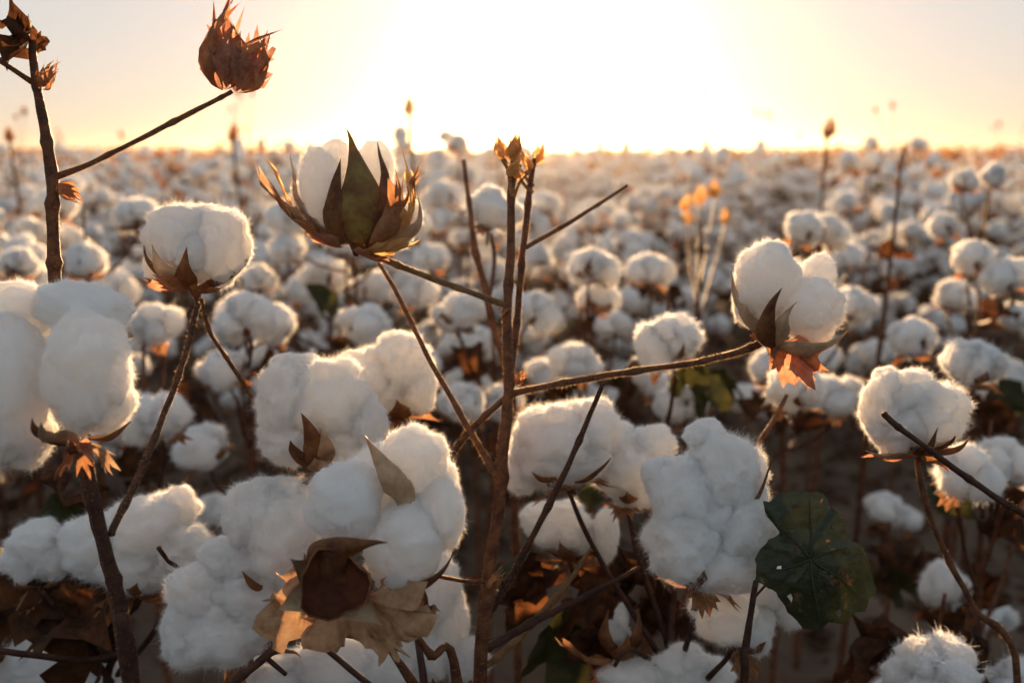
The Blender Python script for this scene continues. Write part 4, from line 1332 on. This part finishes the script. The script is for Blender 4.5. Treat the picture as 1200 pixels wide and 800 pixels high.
# brush: dry leaves and stems as small tilted triangles and slender blades
n3 = 150000
dd = 10.5 * (420 / 10.5) ** rs.rand(n3)
aa = rs.uniform(-.72, .72, n3)
C3 = np.stack([dd * np.sin(aa), dd * np.cos(aa), rs.uniform(.05, 1.0, n3) * (1 + np.abs(rs.normal(0, .16, n3)) * np.clip(dd / 60, .4, 3))], -1)
sz = (rs.uniform(.03, .07, n3) * np.clip(dd / 25, 1, 8))[:, None, None]
T3 = C3[:, None, :] + rs.normal(size=(n3, 3, 3)) * sz * np.array([1, 1, .6])
T3[:, :, 2] = np.maximum(T3[:, :, 2], .0)
n4 = len(far)
h4 = np.where(rs.rand(n4) < .12, rs.uniform(1.1, 1.45, n4), rs.uniform(.8, 1.1, n4))
b4 = np.stack([far[:, 0], far[:, 1], np.full(n4, -.05)], -1)
t4 = b4 + np.stack([rs.normal(0, .03, n4), rs.normal(0, .03, n4), h4], -1)
w4 = np.array([.006, 0, 0])
T4 = np.stack([b4 - w4, b4 + w4, t4], 1)
TT = np.concatenate([T3, T4]).reshape(-1, 3)
FT = np.arange(len(TT)).reshape(-1, 3) + len(VB)
V = np.concatenate([VB, TT]); F = np.concatenate([FB, FT])
mi = np.concatenate([np.zeros(len(FB)), np.ones(len(FT))])
ff = np_object('distant_cotton_field', V, F, [M['lint_far'], M['far_brush']], mi)
tag(ff, 'white speckled mass of distant cotton reaching to the skyline', 'cotton field', kind='stuff')

# far wood on the skyline
rngw = random.Random(9)
WV, WF = [], []
n5 = 9000
xs = rs.uniform(-460, 520, n5)
hh = np.array([2.2 + 1.6 * noise.noise(Vector((x * .012, 0, 0))) + 1.2 * noise.noise(Vector((x * .06, 3, 0))) + (1.0 if x > 60 else 0) for x in xs])
zz = rs.rand(n5) ** .8 * np.clip(hh * 1.9, 1.5, 12)
C5 = np.stack([xs, 760 + rs.uniform(0, 20, n5), zz], -1)
T5 = C5[:, None, :] + rs.normal(size=(n5, 3, 3)) * np.array([1.2, 1.2, .5])
T5[:, :, 2] = np.maximum(T5[:, :, 2], -.05)
fw = np_object('distant_tree_line', T5.reshape(-1, 3), np.arange(n5 * 3).reshape(-1, 3), [M['far_wood']], np.zeros(n5))
tag(fw, 'low dark line of trees along the skyline', 'trees', kind='stuff')

# ------------------------------------------------------------------ litter on the soil
n6 = 9000
dd = np.sqrt(rs.rand(n6)) * 7.5 + .3
aa = rs.uniform(-.75, .75, n6)
x6, y6 = dd * np.sin(aa), dd * np.cos(aa)
z6 = np.array([ground_height(a, b) for a, b in zip(x6, y6)]) + .006
C6 = np.stack([x6, y6, z6], -1)
rot = rs.uniform(0, 6.28, n6)
L6 = rs.uniform(.012, .035, n6); W6 = L6 * rs.uniform(.35, .8, n6)
ex = np.stack([np.cos(rot), np.sin(rot), rs.normal(0, .25, n6)], -1)
ey = np.stack([-np.sin(rot), np.cos(rot), rs.normal(0, .25, n6)], -1)
ez = np.array([0, 0, 1.0])
q0 = C6 - ex * L6[:, None]
q1 = C6 + ex * L6[:, None]
q2 = C6 + ey * W6[:, None] + ez * (W6 * .6)[:, None]
q3 = C6 - ey * W6[:, None] + ez * (W6 * .6)[:, None]
T6 = np.stack([q0, q3, q1, q0, q1, q2], 1).reshape(-1, 3)
li = np_object('leaf_litter', T6, np.arange(len(T6)).reshape(-1, 3), [M['leaf_dry']], np.zeros(n6 * 2))
tag(li, 'dry brown leaf litter scattered over the soil', 'leaf litter', kind='stuff')

# ------------------------------------------------------------------ haze
HAZE = 0.0004
if HAZE:
    mh = bpy.data.materials.new('haze')
    mh.use_nodes = True
    nt = mh.node_tree
    nt.nodes.remove(nt.nodes['Principled BSDF'])
    pv = nt.nodes.new('ShaderNodeVolumePrincipled')
    pv.inputs['Color'].default_value = (1.0, 0.86, 0.66, 1)
    pv.inputs['Density'].default_value = HAZE
    pv.inputs['Anisotropy'].default_value = 0.92
    nt.links.new(pv.outputs[0], nt.nodes['Material Output'].inputs['Volume'])
    bm = bmesh.new()
    bmesh.ops.create_cube(bm, size=1)
    me = bpy.data.meshes.new('haze')
    bm.to_mesh(me); bm.free()
    me.materials.append(mh)
    hz_ = link('haze', me, None, (0, 0, 3.4), None, (9400, 9400, 9.2))
    tag(hz_, 'thin golden evening haze over the whole field', 'haze', kind='stuff')
print('triangles', sum(len(p.vertices) - 2 for m_ in bpy.data.meshes for p in m_.polygons))
print('objects', len(scene.objects), 'individual radius', R_IND, 'far plants', len(far))
